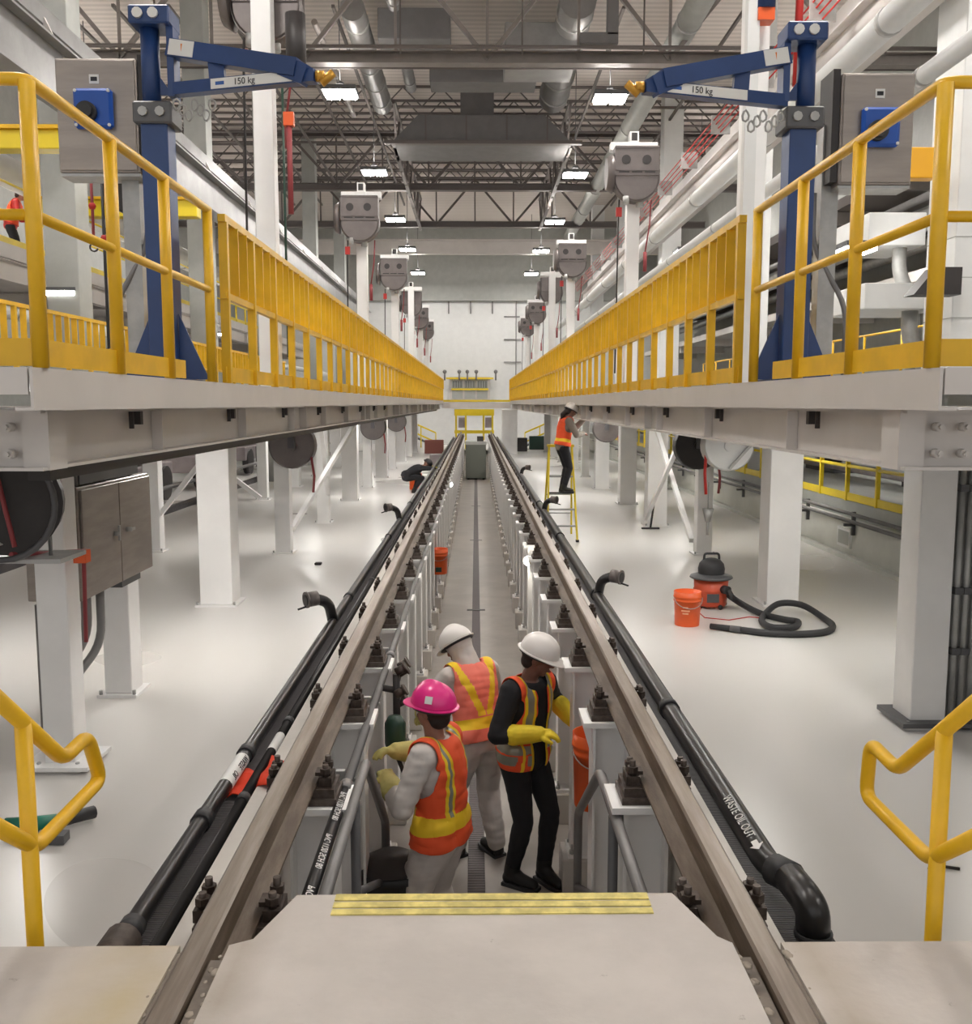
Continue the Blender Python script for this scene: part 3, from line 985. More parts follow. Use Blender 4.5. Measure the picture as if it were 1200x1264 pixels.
mb = MB(); mb.tube(bend([(-.1, .3, .12), (-.1, .3, -.2), (-.22, .1, -.4), (-.22, .1, FZ)], .15, 5), .035, 10); mb.build('conduit', M['greyp'], t)
mb = MB(); mb.tube(bend([(-.1, .55, .12), (-.1, .55, -.3), (-.24, .25, -.55), (-.24, .25, FZ)], .15, 5), .03, 10); mb.build('conduit', M['greyp'], t)
mb = MB(); mb.cyl((-.28, .0, FZ), (-.28, .0, .1), .035, n=10); mb.build('conduit', M['greyp'], t)
mb = MB(); mb.box(-.3, -.05, .85, 1.25, .05, .12); mb.build('gland_box', M['dgrey'], t)


# ================================================================== hose reels
def reel_drum(mb, c, r, w, axis=(0, 1, 0)):
    c, a = V(c), V(axis).normalized()
    mb.cyl(c - a * w / 2, c + a * w / 2, r, n=28, sm=False)
    mb.cyl(c - a * (w / 2 + .012), c - a * w / 2, r * .93, r, n=28)
    mb.cyl(c - a * (w / 2 + .05), c - a * (w / 2 + .012), r * .22, n=14)


t = thing('hose_reel', 'big dark hose reel under the near corner of the left platform', 'hose reel', (-2.62, 5.35, 0))
mb = MB(); reel_drum(mb, (0, 0, .88), .29, .16, (.35, -1, 0)); mb.build('drum', M['dark'], t)
mb = MB(); mb.tube([V((.31 * math.cos(a), -.11, .88 + .31 * math.sin(a))) for a in [2 * PI * i / 28 for i in range(28)]], .018, 8, closed=True); mb.build('flange', M['dgrey'], t)
mb = MB(); mb.tube([(.02 * i, -.13 - .005 * i, 1.1 - .09 * i) for i in range(6)], .014, 8); mb.tube([(.05, -.1, .6), (.1, .2, .56), (.12, .7, .5), (.1, .72, -.1)], .014, 8); mb.build('hose', M['redhose'], t)
mb = MB(); mb.box(.06, .14, .68, .76, .42, .50); mb.build('hose_stop', M['orange'], t)
mb = MB(); mb.bar((-.1, -.14, .72), (.02, -.15, .66), .05, .006); mb.build('white_sticker', M['label'], t)
mb = MB(); mb.cyl((.18, .1, .56), (.18, .1, 1.3), .012, n=8); mb.box(-.25, .3, -.05, .3, .54, .565); mb.build('bracket', M['galv'], t)

reels = [('left', -2.86, 15.0), ('left', -2.86, 26.8), ('left', -2.86, 34.6), ('right', 3.42, 14.75), ('right', 3.4, 25)]
for k, (side, x, y) in enumerate(reels):
    lab = ['round grey hose reel at the head of the slim left column', 'second grey hose reel beneath the left platform, deeper in', 'third grey hose reel beneath the left platform, deepest', 'dark hose reel drum at the head of the slim right column', 'grey hose reel beneath the right platform beyond the ladder worker'][k]
    t = thing('hose_reel', lab, 'hose reel', (x, y, 0), group='hose reels under the platforms')
    mb = MB(); reel_drum(mb, (0, 0, .78), .36, .22, (.0, 1, 0)); mb.build('drum', M['dark'] if k == 3 else M['drum'], t)
    mb = MB(); mb.box(-.05, .05, -.18, .2, .74, 1.17); mb.build('bracket', M['dgrey'], t)
    mb = MB(); mb.tube([(.3, -.1, .6), (.34, -.1, .3), (.32, -.1, .05)], .02, 8); mb.build('hose', M['redhose'], t)
# conical white hopper shade hanging right of the braced column
t = thing('hose_reel', 'white round hose reel hanging left of the first thick right column', 'hose reel', (3.0, 11.4, 0), group='hose reels under the platforms')
mb = MB(); reel_drum(mb, (0, 0, .93), .30, .2); mb.build('drum', M['wall'], t)
mb = MB(); mb.bar((0, -.13, .66), (.28, -.13, .98), .05, .03); mb.build('arm', M['galv'], t)
mb = MB(); mb.tube([(-.26, -.05, .9), (-.27, -.05, .6), (-.25, -.05, .35)], .018, 8); mb.build('hose', M['red'], t)
mb = MB(); mb.cyl((-.22, -.05, .02), (-.22, -.05, .18), .03, .07, n=10); mb.cyl((-.22, -.05, -.14), (-.22, -.05, .02), .02, n=8); mb.cyl((-.22, -.05, .18), (-.22, -.05, .5), .008, n=6); mb.build('nozzle', M['galv'], t)


# ================================================================== reel posts standing on the platforms
def reel_post(label, x, y, ztop, face=1, front=True):
    h = ztop - DZ
    t = thing('reel_post', label, 'reel post', (x, y, DZ), group='hose reel posts on the platforms')
    mb = MB(); mb.box(-.1, .1, -.1, .1, 0, h - .20); mb.build('column', M['white'], t, bevel=.006)
    mb = MB(); mb.box(-.37, .37, -.09, .09, h - .32, h - .20); mb.build('crossbar', M['white'], t, bevel=.005)
    s = -face
    mb = MB(); mb.box(-.07, .07, -.1, .1, h - .2, h - .04); mb.build('limit_box', M['white'], t)
    mb = MB(); mb.box(-.045, .045, -.104, -.1, h - .18, h - .06); mb.build('box_opening', M['dark'], t)
    y0, y1 = sorted((s * .11, s * .40))
    mb = MB(); mb.box(-.34, .34, y0, y1, h - .78, h - .33); hs = mb.build('reel_housing', M['drum'], t, bevel=.01)
    ys = y0 - .002 if face > 0 else y1 + .002
    for a in (-.17, .15):
        mb = MB(); mb.cyl((a, ys, h - .54), (a, ys - .006 * face, h - .54), .07, n=16); mb.build('hand_hole', M['dark'], hs)
    for a in (-.2, 0, .2):
        mb = MB(); mb.box(a - .08, a + .08, min(ys, ys - .004 * face), max(ys, ys - .004 * face), h - .735, h - .715); mb.build('slot', M['dark'], hs)
    mb = MB()
    for x0, x1, z0, z1 in ((-.345, -.325, -.77, -.35), (.325, .345, -.77, -.35), (-.345, .345, -.365, -.345), (-.345, .345, -.705, -.69)):
        mb.box(x0, x1, min(ys, ys - .012 * face), max(ys, ys - .012 * face), h + z0, h + z1)
    mb.build('front_frame', M['drum'], hs)
    mb = MB(); c = (0, (y0 + y1) / 2, h - .80); mb.cyl((0, c[1] - .115, c[2]), (0, c[1] + .115, c[2]), .36, n=28, sm=False); mb.cyl((0, c[1] - .128, c[2]), (0, c[1] - .115, c[2]), .33, .35, n=28); mb.build('drum', M['drum'], t)
    mb = MB(); mb.cyl((.07, c[1], c[2] - .42), (.07, c[1], c[2] - .3), .06, n=10); mb.build('hose_guide', M['galv'], t)
    mb = MB(); mb.cyl((-.16, c[1] - .1, c[2] - .40), (-.16, c[1] - .1, c[2] - .28), .05, n=10); mb.build('hose_guide', M['galv'], t)
    mb = MB(); mb.cyl((-.36, (y0 + y1) / 2, h - .72), (-.46, (y0 + y1) / 2, h - .72), .30, .24, n=20); mb.build('motor_cover', M['drum'], t)
    mb = MB(); mb.tube([(-.24, s * .2, h - 1.1), (-.25, s * .2, h - 1.4), (-.27, s * .2, .35)], .013, 6); mb.build('hose', M['dark'], t)
    mb = MB(); mb.box(-.29, -.20, s * .2 - .03, s * .2 + .03, h - 1.36, h - 1.22); mb.build('hose_stop', M['red'], t)
    mb = MB(); mb.tube([(.26, s * .2, h - 1.1), (.24, s * .2, h - 1.5), (.18, s * .2, h - 1.9)], .013, 6); mb.cyl((.18, s * .2, h - 2.2), (.18, s * .2, h - 1.9), .03, n=8); mb.build('drop_hose', M['redhose'], t)
    return t


ZT = at(447, 224, Y=18.4).z
for k, (px, y) in enumerate(((331, 10.2), (447, 18.4), (487, 26.0), (507, 33.0), (518, 39.0), (526, 45.5))):
    reel_post('hose reel post on the left platform, ' + ['nearest, its reel turned away', 'second from the front', 'third from the front', 'fourth from the front', 'fifth from the front', 'farthest back'][k], at(px, 300, Y=y).x, y, ZT + (.75 if k == 0 else 0), face=-1 if k in (0, 3) else 1)
ZT = at(788, 161, Y=15.6).z
for k, (px, y) in enumerate(((780, 15.6), (705, 24.6), (682, 30.5), (663, 38.5), (652, 45.5))):
    reel_post('hose reel post on the right platform, ' + ['second from the front with two hand holes', 'third from the front', 'fourth from the front', 'fifth from the front', 'farthest back'][k], at(px, 300, Y=y).x, y, ZT, face=-1 if k == 2 else 1)
t = thing('reel_post', 'nearest hose reel post on the right platform, behind the blue jib arm', 'reel post', (at(925, 300, Y=8.8).x, 8.8, DZ), group='hose reel posts on the platforms')
mb = MB(); mb.box(-.1, .1, -.1, .1, 0, 4.6); mb.build('column', M['white'], t, bevel=.006)
mb = MB(); mb.box(-.15, -.05, -.3, -.2, 0, 4.6); mb.build('slim_post', M['wall'], t)
mb = MB(); reel_drum(mb, (.12, -.15, 4.15), .38, .25); mb.build('drum', M['dark'], t)
mb = MB(); mb.tube([(.32, -.2, 3.9), (.31, -.2, 2.6)], .035, 8); mb.build('hose', M['red'], t)
mb = MB(); mb.cyl((.0, -.25, 3.2), (.0, -.25, 3.9), .09, n=14); mb.build('cylinder', M['blue'], t)
mb = MB(); mb.box(-.07, .07, -.32, -.18, 3.1, 3.2); mb.build('cylinder_cap', M['orange'], t)
# hoses and tools hanging from the nearest left post
t = thing('drop_hose', 'red hose with an orange stop and a green cord hanging before the near left post', 'hose', (at(358, 150, Y=10).x, 9.95, 0))
a = at(358, 150, Y=9.95)
mb = MB(); mb.cyl((0, 0, a.z - .9), (0, 0, a.z), .028, n=8); mb.build('hose', M['redhose'], t)
mb = MB(); mb.cbox((0, 0, a.z + .02), (.10, .08, .13)); mb.build('hose_stop', M['orange'], t)
mb = MB(); mb.cyl((-.06, 0, 1.9), (-.06, 0, a.z + .6), .013, n=6); mb.build('cord', M['green'], t)
mb = MB(); mb.cyl((.07, .08, a.z + .5), (.07, .08, a.z + 1.05), .10, n=14); mb.build('cylinder', M['dark'], t)
# drop cords by the left front rail
for k, (px, py0, py1, col) in enumerate(((113, 235, 300, 'redhose'), (126, 235, 430, 'rubber'), (133, 240, 280, 'redhose'), (178, 235, 300, 'redhose'))):
    a, b = at(px, py0, Y=7.2), at(px, py1, Y=7.2)
    t = thing('hoist_rope', ['thin red drop cord left of the second rail post', 'long black drop cord left of the second rail post', 'short red drop cord touching the black one', 'red drop cord with a ring hook left of the blue mast'][k], 'cord', (a.x, 7.2, 0), group='drop cords above the left platform')
    mb = MB(); mb.cyl((0, 0, b.z), (0, 0, a.z + .25), .011, n=6); mb.build('cord', M[col], t)
    mb = MB(); mb.ball((0, 0, (a.z * .7 + b.z * .3)), .028, 8); mb.build('stop_ball', M['red'], t)
    mb = MB(); mb.tube([(.03 * math.cos(q), 0, b.z - .03 + .03 * math.sin(q)) for q in [PI * .5 + i * PI / 5 for i in range(8)]], .007, 6); mb.build('hook', M['dark'], t)
mb = MB(); a = at(160, 238, Y=7.25)
reel_drum(mb, (a.x, 7.3, a.z + .05), .2, .12); o = mb.build('reel_drum', M['dark']); tag(o, 'dark round hose reel drum under the left switch enclosure', 'hose reel')
# ================================================================== loose things
def bucket(name, label, loc, col='orange', group=None, handle=True, r=.15, h=.37, tilt=0):
    t = thing(name, label, 'bucket', loc, 0, group)
    mb = MB()
    mb.lathe([(.001, 0), (r * .86, 0), (r * .88, .01), (r * .94, h * .72), (r * .99, h * .72), (r * .99, h * .76), (r * .96, h * .77), (r * .96, h * .83), (r * 1.0, h * .83), (r * 1.0, h * .87), (r * .97, h * .88), (r * .98, h), (r * .93, h), (r * .84, .02), (.001, .02)], 28)
    mb.build('shell', M[col], t)
    if handle:
        mb = MB()
        mb.tube([(r * 1.01 * math.cos(a), -r * .25 - r * .75 * math.sin(a), h * .82 - .1 * math.sin(a)) for a in [PI * i / 12 for i in range(13)]], .004, 6)
        mb.build('wire_handle', M['galv'], t)
    return t


p = at(848, 771, Z=FZ)
b = bucket('bucket', 'orange plastic bucket standing on the floor left of the vacuum cleaner', (p.x, p.y, FZ))
mb = MB()
for i, (z, w) in enumerate(((.17, .10), (.14, .07), (.205, .06))):
    pts = []
    for k in range(7):
        a = -PI / 2 - .35 + (k / 6 - .5) * w / .07 * .45
        pts.append((a, z))
    mb.add([(.142 * math.cos(a), .142 * math.sin(a), zz + dz) for a, zz in pts for dz in (0, .016)], [(2 * k, 2 * k + 2, 2 * k + 3, 2 * k + 1) for k in range(6)])
mb.build('faded_print', mat('faded white print', (244, 178, 140), .6), b)

# wet vacuum
p = at(877, 749, Z=FZ)
t = thing('wet_vacuum', 'orange red drum vacuum cleaner with black motor head beside a white column', 'vacuum cleaner', (p.x, p.y, FZ))
mb = MB(); mb.lathe([(.001, .03), (.175, .03), (.185, .06), (.195, .20), (.205, .215), (.195, .23), (.2, .345), (.001, .345)], 28); mb.build('drum', mat('red orange vacuum drum', (206, 84, 54), .4), t)
mb = MB(); mb.lathe([(.001, .345), (.235, .345), (.25, .355), (.24, .375), (.15, .40), (.001, .40)], 28); mb.build('lid', M['dgrey'], t)
mb = MB(); mb.lathe([(.15, .40), (.155, .46), (.14, .52), (.10, .565), (.05, .58), (.001, .58)], 24); mb.build('motor_head', M['rubber'], t)
mb = MB(); mb.tube(bend([(-.09, 0, .55), (-.085, 0, .635), (.085, 0, .635), (.09, 0, .55)], .03, 4), .014, 8); mb.build('handle', M['rubber'], t)
mb = MB(); mb.cyl((.10, -.16, .24), (.14, -.24, .24), .05, n=14); mb.build('hose_port', M['rubber'], t)
for a in (.3, 1.9, 3.5, 5.1):
    mb = MB(); mb.ball((.19 * math.cos(a), .19 * math.sin(a), .03), .03, 10); mb.build('caster', M['rubber'], t)
mb = MB(); mb.box(-.09, .05, -.199, -.188, .09, .19); mb.build('drum_label', M['dgrey'], t)
mb = MB()
hp = [(893, 741), (915, 749), (940, 756), (968, 763), (985, 766), (980, 772), (955, 773), (941, 766), (945, 756), (962, 751), (990, 753), (1018, 762), (1028, 771), (1020, 778), (990, 781), (950, 780), (915, 776)]
pts = []
for i, (px, py) in enumerate(hp):
    q = at(px, py, Z=FZ + .05)
    lift = .12 if i == 0 else .05 if i in (1,) else 0
    lift += .07 if 9 <= i <= 10 else 0
    pts.append(V((q.x - p.x, q.y - p.y, .036 + lift)))
fine = []
for i in range(len(pts) - 1):
    a, b2, c, d = pts[max(0, i - 1)], pts[i], pts[i + 1], pts[min(len(pts) - 1, i + 2)]
    for k in range(8):
        s = k / 8
        fine.append(.5 * ((2 * b2) + (c - a) * s + (2 * a - 5 * b2 + 4 * c - d) * s * s + (3 * b2 - a - 3 * c + d) * s ** 3))
fine.append(pts[-1])
mb.tube([V((.14, -.24, .24)), V((.19, -.29, .16))] + fine, .036, 10); mb.build('hose', M['rubber'], t)
q = fine[-1]; q2 = q + (fine[-1] - fine[-6]).normalized() * .33
mb = MB(); mb.cyl(q, q.lerp(q2, .35), .037, n=10); mb.build('wand_cuff', M['dgrey'], t)
mb = MB(); mb.cyl(q.lerp(q2, .35), q2, .034, .03, n=10); mb.build('wand_tip', M['rubber'], t)
mb = MB()
w = [at(px, py, Z=FZ) - p for px, py in ((868, 748), (862, 756), (870, 763), (900, 766), (925, 762), (945, 764))]
mb.tube([(v.x, v.y, .006) for v in w], .006, 6); mb.build('power_cord', M['red'], t)

# buckets hanging inside the pit
bucket('bucket', 'orange bucket hung on the right pedestal below the gloved worker', (.70, 5.40, -.92), r=.14, h=.44)
bk = bucket('bucket', 'small orange bucket hung on a left pedestal far along the pit', (-.56, 14.25, -1.12), r=.14, h=.38)
mb = MB(); mb.cbox((0, -.14, .08), (.09, .01, .07)); mb.build('green_tag', M['green'], bk)
p = at(513, 604, Z=FZ)
bucket('bucket', 'orange red bucket beside the crouching worker at the left rail', (p.x, p.y, FZ), 'orange', r=.19, h=.45)
# orange red cloth over tray and curb
mb = MB()
n = 12
ys = (4.05, 4.36)
for j in range(n + 1):
    x = -1.10 + (.27) * j / n
    for i in range(5):
        y = ys[0] + (ys[1] - ys[0]) * i / 4 + .02 * math.sin(j * 1.3)
        z = (-.296 if x < -.975 else -.240) + .012 * math.sin(i * 2.1 + j * .9)
        mb.v.append((x, y, z))
for j in range(n):
    for i in range(4):
        a = j * 5 + i
        mb.f.append([a, a + 1, a + 6, a + 5]); mb.m.append(0); mb.sm.append(True)
o = mb.build('cloth', M['orangecloth']); o.modifiers.new('thick', 'SOLIDIFY').thickness = .006
tag(o, 'orange red cloth lying across the left tray and curb', 'cloth')

# work lamps clipped in the pit
for k, (x, y, z, lab) in enumerate(((.62, 11.2, -.42, 'glowing work lamp clipped to a pedestal inside the right rail'), (-.60, 22.3, -.45, 'glowing work lamp clipped inside the left rail near the crouching worker'))):
    t = thing('work_lamp', lab, 'lamp', (x, y, z), group='work lamps in the pit')
    mb = MB(); mb.ball((0, -.05, 0), .055, 14); mb.build('bulb', M['bulb'], t)
    mb = MB(); mb.cyl((0, -.02, .0), (0, .07, .02), .065, .035, n=14); mb.build('housing', M['dgrey'], t)
# black bin and cleaning tools
t = thing('waste_bin', 'black bin on the pit floor beside the worker in the pink helmet', 'bin', (-.47, 5.05, PZ))
mb = MB(); mb.lathe([(.001, 0), (.15, 0), (.19, .60), (.20, .60), (.20, .64), (.17, .64), (.14, .03), (.001, .03)], 20); mb.build('shell', M['rubber'], t)
mb = MB(); mb.lathe([(.19, .645), (.10, .70), (.001, .71)], 20); mb.build('lid', M['dark'], t)
a = at(803, 653, Z=FZ)
t = thing('floor_squeegee', 'black floor squeegee leaning against a white column on the right', 'squeegee', (a.x, a.y, FZ))
mb = MB(); mb.cyl((0, 0, .03), (.10, .12, .62), .02, n=8); mb.build('handle', M['rubber'], t)
mb = MB(); mb.box(-.17, .17, -.03, .03, 0, .03); mb.build('blade', M['dark'], t)
t = thing('power_tool', 'green power tool with black handle on the floor behind the left yellow handrail', 'tool', tuple(at(52, 1030, Z=FZ)))
mb = MB(); mb.tube([(-.2, .0, .05), (-.05, .02, .05), (.06, .05, .05)], .045, 12); mb.build('body', mat('teal tool plastic', (30, 120, 100), .4), t)
mb = MB(); mb.tube([(.06, .05, .05), (.15, .10, .06), (.22, .18, .05)], .036, 10); mb.build('handle', M['rubber'], t)
mb = MB(); mb.cbox((.1, -.1, .03), (.16, .08, .05)); mb.build('battery', M['dgrey'], t)
a = at(393, 697, Z=FZ)
mb = MB(); mb.box(-.05, .05, -.05, .05, 0, .035); o = mb.build('floor_plug', M['dark'], loc=a, bevel=.008); tag(o, 'small dark cap on the white floor left of the black pipe', 'cap')
a = at(1163, 1074, Z=FZ)
mb = MB(); mb.tube([(-.07, 0, .006), (0, .02, .012), (.09, 0, .006)], .008, 6); o = mb.build('wire_scrap', M['dark'], loc=a); tag(o, 'thin scrap of wire on the floor by the right yellow handrail', 'scrap')
t = thing('concrete_block', 'small concrete block at the slab edge in the lower right corner', 'block', (2.24, 2.47, FZ))
mb = MB(); mb.box(-.09, .3, -.06, .06, 0, .97); mb.build('body', M['slab'], t, bevel=.01)
t = thing('fire_cabinet', 'red cabinet behind the steel cabinet at the far left edge of the photo', 'cabinet', (-4.05, 7.6, 0))
mb = MB(); mb.box(-.5, .28, -.2, .2, .22, .62); mb.build('body', M['red'], t, bevel=.01)
mb = MB(); mb.box(-.4, .2, -.215, -.2, .26, .58); mb.build('door', M['red'], t)
mb = MB(); mb.box(-.12, -.04, -.2, .2, FZ, .22); mb.build('stand', M['dgrey'], t)

# step ladder
p0 = at(712, 669, Z=FZ)
t = thing('step_ladder', 'yellow step ladder carrying the worker beside the right pipe', 'ladder', (p0.x - .25, p0.y, FZ))
w0, w1, hh, dp = .26, .20, 1.62, .52
for s in (-1, 1):
    mb = MB(); mb.bar((s * w0, 0, 0), (s * w1, dp, hh), .03, .07, side=(1, 0, 0)); mb.build('front_stile', M['yellow2'], t)
    mb = MB(); mb.bar((s * w0, dp * 2, 0), (s * w1, dp + .05, hh), .03, .045, side=(1, 0, 0)); mb.build('rear_stile', M['yellow2'], t)
    mb = MB(); mb.cbox((s * w0, 0, .02), (.05, .09, .04)); mb.build('foot', M['rubber'], t)
for i in range(4):
    z = .28 + .28 * i; f = z / hh
    w = w0 + (w1 - w0) * f
    mb = MB(); mb.box(-w + .01, w - .01, dp * f - .035, dp * f + .045, z - .025, z); mb.build('tread', M['galv'] if i != 2 else M['dark'], t)
for i in range(3):
    z = .4 + .35 * i; f = z / hh
    w = w0 + (w1 - w0) * f
    mb = MB(); mb.cyl((-w, dp * 2 - (dp - .05) * f, z), (w, dp * 2 - (dp - .05) * f, z), .012, n=6); mb.build('rear_bar', M['galv'], t)
mb = MB(); mb.box(-w1 - .03, w1 + .03, dp - .12, dp + .12, hh, hh + .04); mb.build('top_cap', M['yellow2'], t)
LAD = (p0.x - .25, p0.y + dp * 1.0, FZ)

# ================================================================== right low wall and next bay
mb = MB(); mb.box(5.75, 5.9, 2.4, 62, FZ, -.36); mb.box(5.66, 5.75, 2.4, 62, FZ, FZ + .07); struct(mb.build('wall_low_right', M['lwall']))
t = thing('wall_pipes', 'pair of grey pipes on brackets along the low right wall', 'pipes', (0, 0, 0))
for x, z in ((5.70, -.24), (5.62, -.33)):
    mb = MB(); mb.cyl((x, 6, z), (x, 46, z), .03, n=8); mb.build('pipe', M['greyp'], t)
for i in range(14):
    y = 12.3 + 2.0 * i
    mb = MB(); mb.box(5.58, 5.75, y, y + .05, -.42, -.38); mb.box(5.70, 5.75, y, y + .05, -.56, -.2); mb.build('bracket', M['dgrey'], t)
a = at(1043, 663, X=5.74)
t = thing('wall_vent', 'framed square vent in the low right wall right of the thick white column', 'vent', (5.75, a.y, a.z))
mb = MB(); mb.box(-.035, 0, -.26, .26, -.15, .15); mb.build('frame', M['wall'], t, bevel=.004)
mb = MB(); mb.box(-.038, -.034, -.21, .21, -.105, .105); mb.build('panel', M['gwall'], t)
for s in range(3):
    t = thing('bay_guardrail', 'bright yellow guardrail on top of the low right wall, %s stretch from the front' % ORD[s], 'guardrail', (5.9, 7 + 11.5 * s, -.1), group='guardrails along the low right wall')
    for z in (.55, 1.05):
        mb = MB(); mb.cyl((0, 0, z), (0, 11.4, z), .026, n=8); mb.build('rail', M['yellow2'], t)
    mb = MB(); mb.box(-.01, .01, 0, 11.4, .01, .13); mb.build('toe_board', M['yellow2'], t)
    for i in range(10):
        mb = MB(); mb.box(-.03, .03, 1.15 * i, 1.15 * i + .05, 0, 1.05); mb.build('post', M['yellow2'], t)


def hall_column(label, x, y, w, h, zb, m='wall', seams=True):
    t = thing('building_column', label, 'column', (x, y, zb), group='tall white building columns')
    mb = MB(); mb.box(-w / 2, w / 2, -w / 2, w / 2, 0, h); mb.build('shaft', M[m], t, bevel=.01)
    if seams:
        for z in (1.9, 2.6, 3.1, 3.6):
            mb = MB(); mb.box(-w / 2 - .004, w / 2 + .004, -w / 2 - .004, w / 2 + .004, z, z + .012); mb.build('seam', M['gwall'], t)
    return t


for k, y in enumerate((12.6, 22.4, 32.0, 41.6, 51)):
    if k == 0:
        hall_column('broad white boxed building column at the right edge of the photo', 6.40, y, .78, 12, -.1)
    else:
        hall_column('tall white building column beyond the right platform, %s from the front' % ORD[k], 6.35, y, .62, 12, -.1, seams=False)
for k, y in enumerate((15.2, 22.6, 29.5, 37.5, 45.5)):
    hall_column('tall grey white building column beyond the left platform, %s from the front' % ORD[k], -6.3 - (.0), y, .5, 12.9, FZ, 'gwall', seams=False)

# crane runways
for sg, x, nm in ((1, 5.75, 'right'), (-1, -5.75, 'left')):
    t = thing('crane_runway', 'pale crane runway girder high along the %s columns' % nm, 'girder', (x, 4, 6.85 if sg > 0 else 5.9), group='crane runway girders')
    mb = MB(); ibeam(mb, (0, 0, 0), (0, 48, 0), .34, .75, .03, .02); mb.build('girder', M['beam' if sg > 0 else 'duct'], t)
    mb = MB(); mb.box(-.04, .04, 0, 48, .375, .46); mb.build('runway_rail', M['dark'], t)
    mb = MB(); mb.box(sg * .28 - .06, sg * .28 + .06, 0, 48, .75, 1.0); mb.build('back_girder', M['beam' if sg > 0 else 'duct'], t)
    for i in range(12):
        mb = MB(); mb.bar((sg * .0, 2 + 4 * i, .3), (sg * .3, 2 + 4 * i, .95), .06, .06); mb.build('knee_brace', M['beam'], t)
t = thing('conductor_rails', 'bundle of thin red conductor rails along the right crane runway', 'conductor rails', (5.2, 6, 7.15))
for i in range(4):
    mb = MB(); mb.cyl((-.05 * i, 0, .08 * i), (-.05 * i, 44, .08 * i), .014, n=6); mb.build('conductor', M['red'], t)
for i in range(14):
    mb = MB(); mb.box(-.2, .2, 3 * i, 3 * i + .03, -.04, .34); mb.build('bracket', M['galv'], t)
for k, (x, z, r, m, lab) in enumerate(((3.95, 5.05, .13, 'wall', 'white insulated pipe running back high on the right'), (4.3, 4.55, .09, 'wall', 'slimmer white pipe running back under the thick one on the right'), (4.6, 9.6, .26, 'gwall', 'round grey duct running back under the right roof'))):
    t = thing('overhead_pipe', lab, 'pipe', (x, 4.5, z), group='overhead pipes on the right')
    mb = MB(); mb.cyl((0, 0, 0), (0, 44, 0), r, n=14); mb.build('run', M[m], t)
    for i in range(10):
        mb = MB(); mb.cyl((0, 4 * i + 1, 0), (0, 4 * i + 1.08, 0), r * 1.08, n=14); mb.build('band', M['galv'], t)

t = thing('bay_ceiling', 'dark low ceiling of the right bay above the grey pipes', 'ceiling panel', (0, 0, 0))
mb = MB(); mb.box(7.3, 10.4, 13, 46, 5.3, 5.5); mb.build('soffit', M['tdark'], t)
for i in range(10):
    mb = MB(); mb.box(7.3, 10.4, 13.5 + 3.2 * i, 13.65 + 3.2 * i, 5.05, 5.3); mb.build('joist', M['truss'], t)
for k, (x, z, r) in enumerate(((7.5, 4.85, .07), (7.8, 4.7, .11), (8.2, 4.95, .06), (8.5, 4.75, .09), (8.9, 4.9, .07), (9.3, 4.7, .13))):
    mb = MB(); mb.cyl((x, 13, z), (x, 45, z), r, n=10)
    o = mb.build('bay_pipe', M['galv' if k % 2 else 'greyp']); tag(o, 'grey pipe hung below the low ceiling of the right bay, %s from the track' % ORD[k], 'pipe', 'grey pipes under the right bay ceiling')
# right bay contents
for k, (z, x, r) in enumerate(((.15, 7.4, .07), (.42, 7.6, .10), (.72, 7.5, .08), (1.0, 7.8, .11), (1.25, 7.7, .05))):
    mb = MB(); mb.cyl((x, 6, z), (x, 44, z), r, n=10)
    o = mb.build('process_pipe', M['equip']); tag(o, 'mauve grey process pipe in the right bay, %s from the floor' % ORD[k], 'pipe', 'process pipes in the right bay')
for k in range(6):
    y = 11.5 + 5.2 * k
    t = thing('pump_skid', 'grey pump skid on the right bay floor behind the yellow guardrail, %s from the front' % ORD[k], 'pump', (8.4, y, -.1), group='pump skids in the right bay')
    mb = MB(); mb.box(-.5, .5, -.9, .9, 0, .12); mb.build('base', M['dgrey'], t)
    mb = MB(); mb.cyl((0, -.7, .45), (0, .3, .45), .24, n=16); mb.build('motor', M['equip'], t)
    mb = MB(); mb.cyl((0, .4, .45), (0, .62, .45), .33, n=16); mb.cyl((0, .5, .45), (0, .5, 1.25), .09, n=10); mb.build('pump_casing', M['dark'], t)
    mb = MB(); mb.box(-.3, .3, .7, .85, .1, 1.3); mb.build('panel', M['equip'], t)
mb = MB(); mb.box(10.5, 10.7, -6, 62, -.2, 12); struct(mb.build('wall_right', M['gwall']))
# gallery on the right with thin rail
t = thing('side_gallery', 'white upper gallery along the right wall', 'gallery', (9.4, 6, 0))
mb = MB(); mb.box(-1.0, 1.05, 0, 42, 3.75, 3.95); mb.build('slab', M['beam'], t)
for i in range(8):
    mb = MB(); mb.box(-.9, .9, 4 + 5 * i, 4.2 + 5 * i, 3.5, 3.75); mb.build('bracket', M['beam'], t)
a = at(1060, 418, X=7.4)
t = thing('guardrail', 'thin yellow guardrail on the far side of the right platform', 'guardrail', (6.85, 5, DZ))
for z in (.52, 1.05):
    mb = MB(); mb.cyl((0, 0, z), (0, 24, z), .02, n=8); mb.build('rail', M['yellow'], t)
for i in range(17):
    mb = MB(); mb.cyl((0, 1.5 * i, 0), (0, 1.5 * i, 1.05), .022, n=8); mb.build('post', M['yellow'], t)
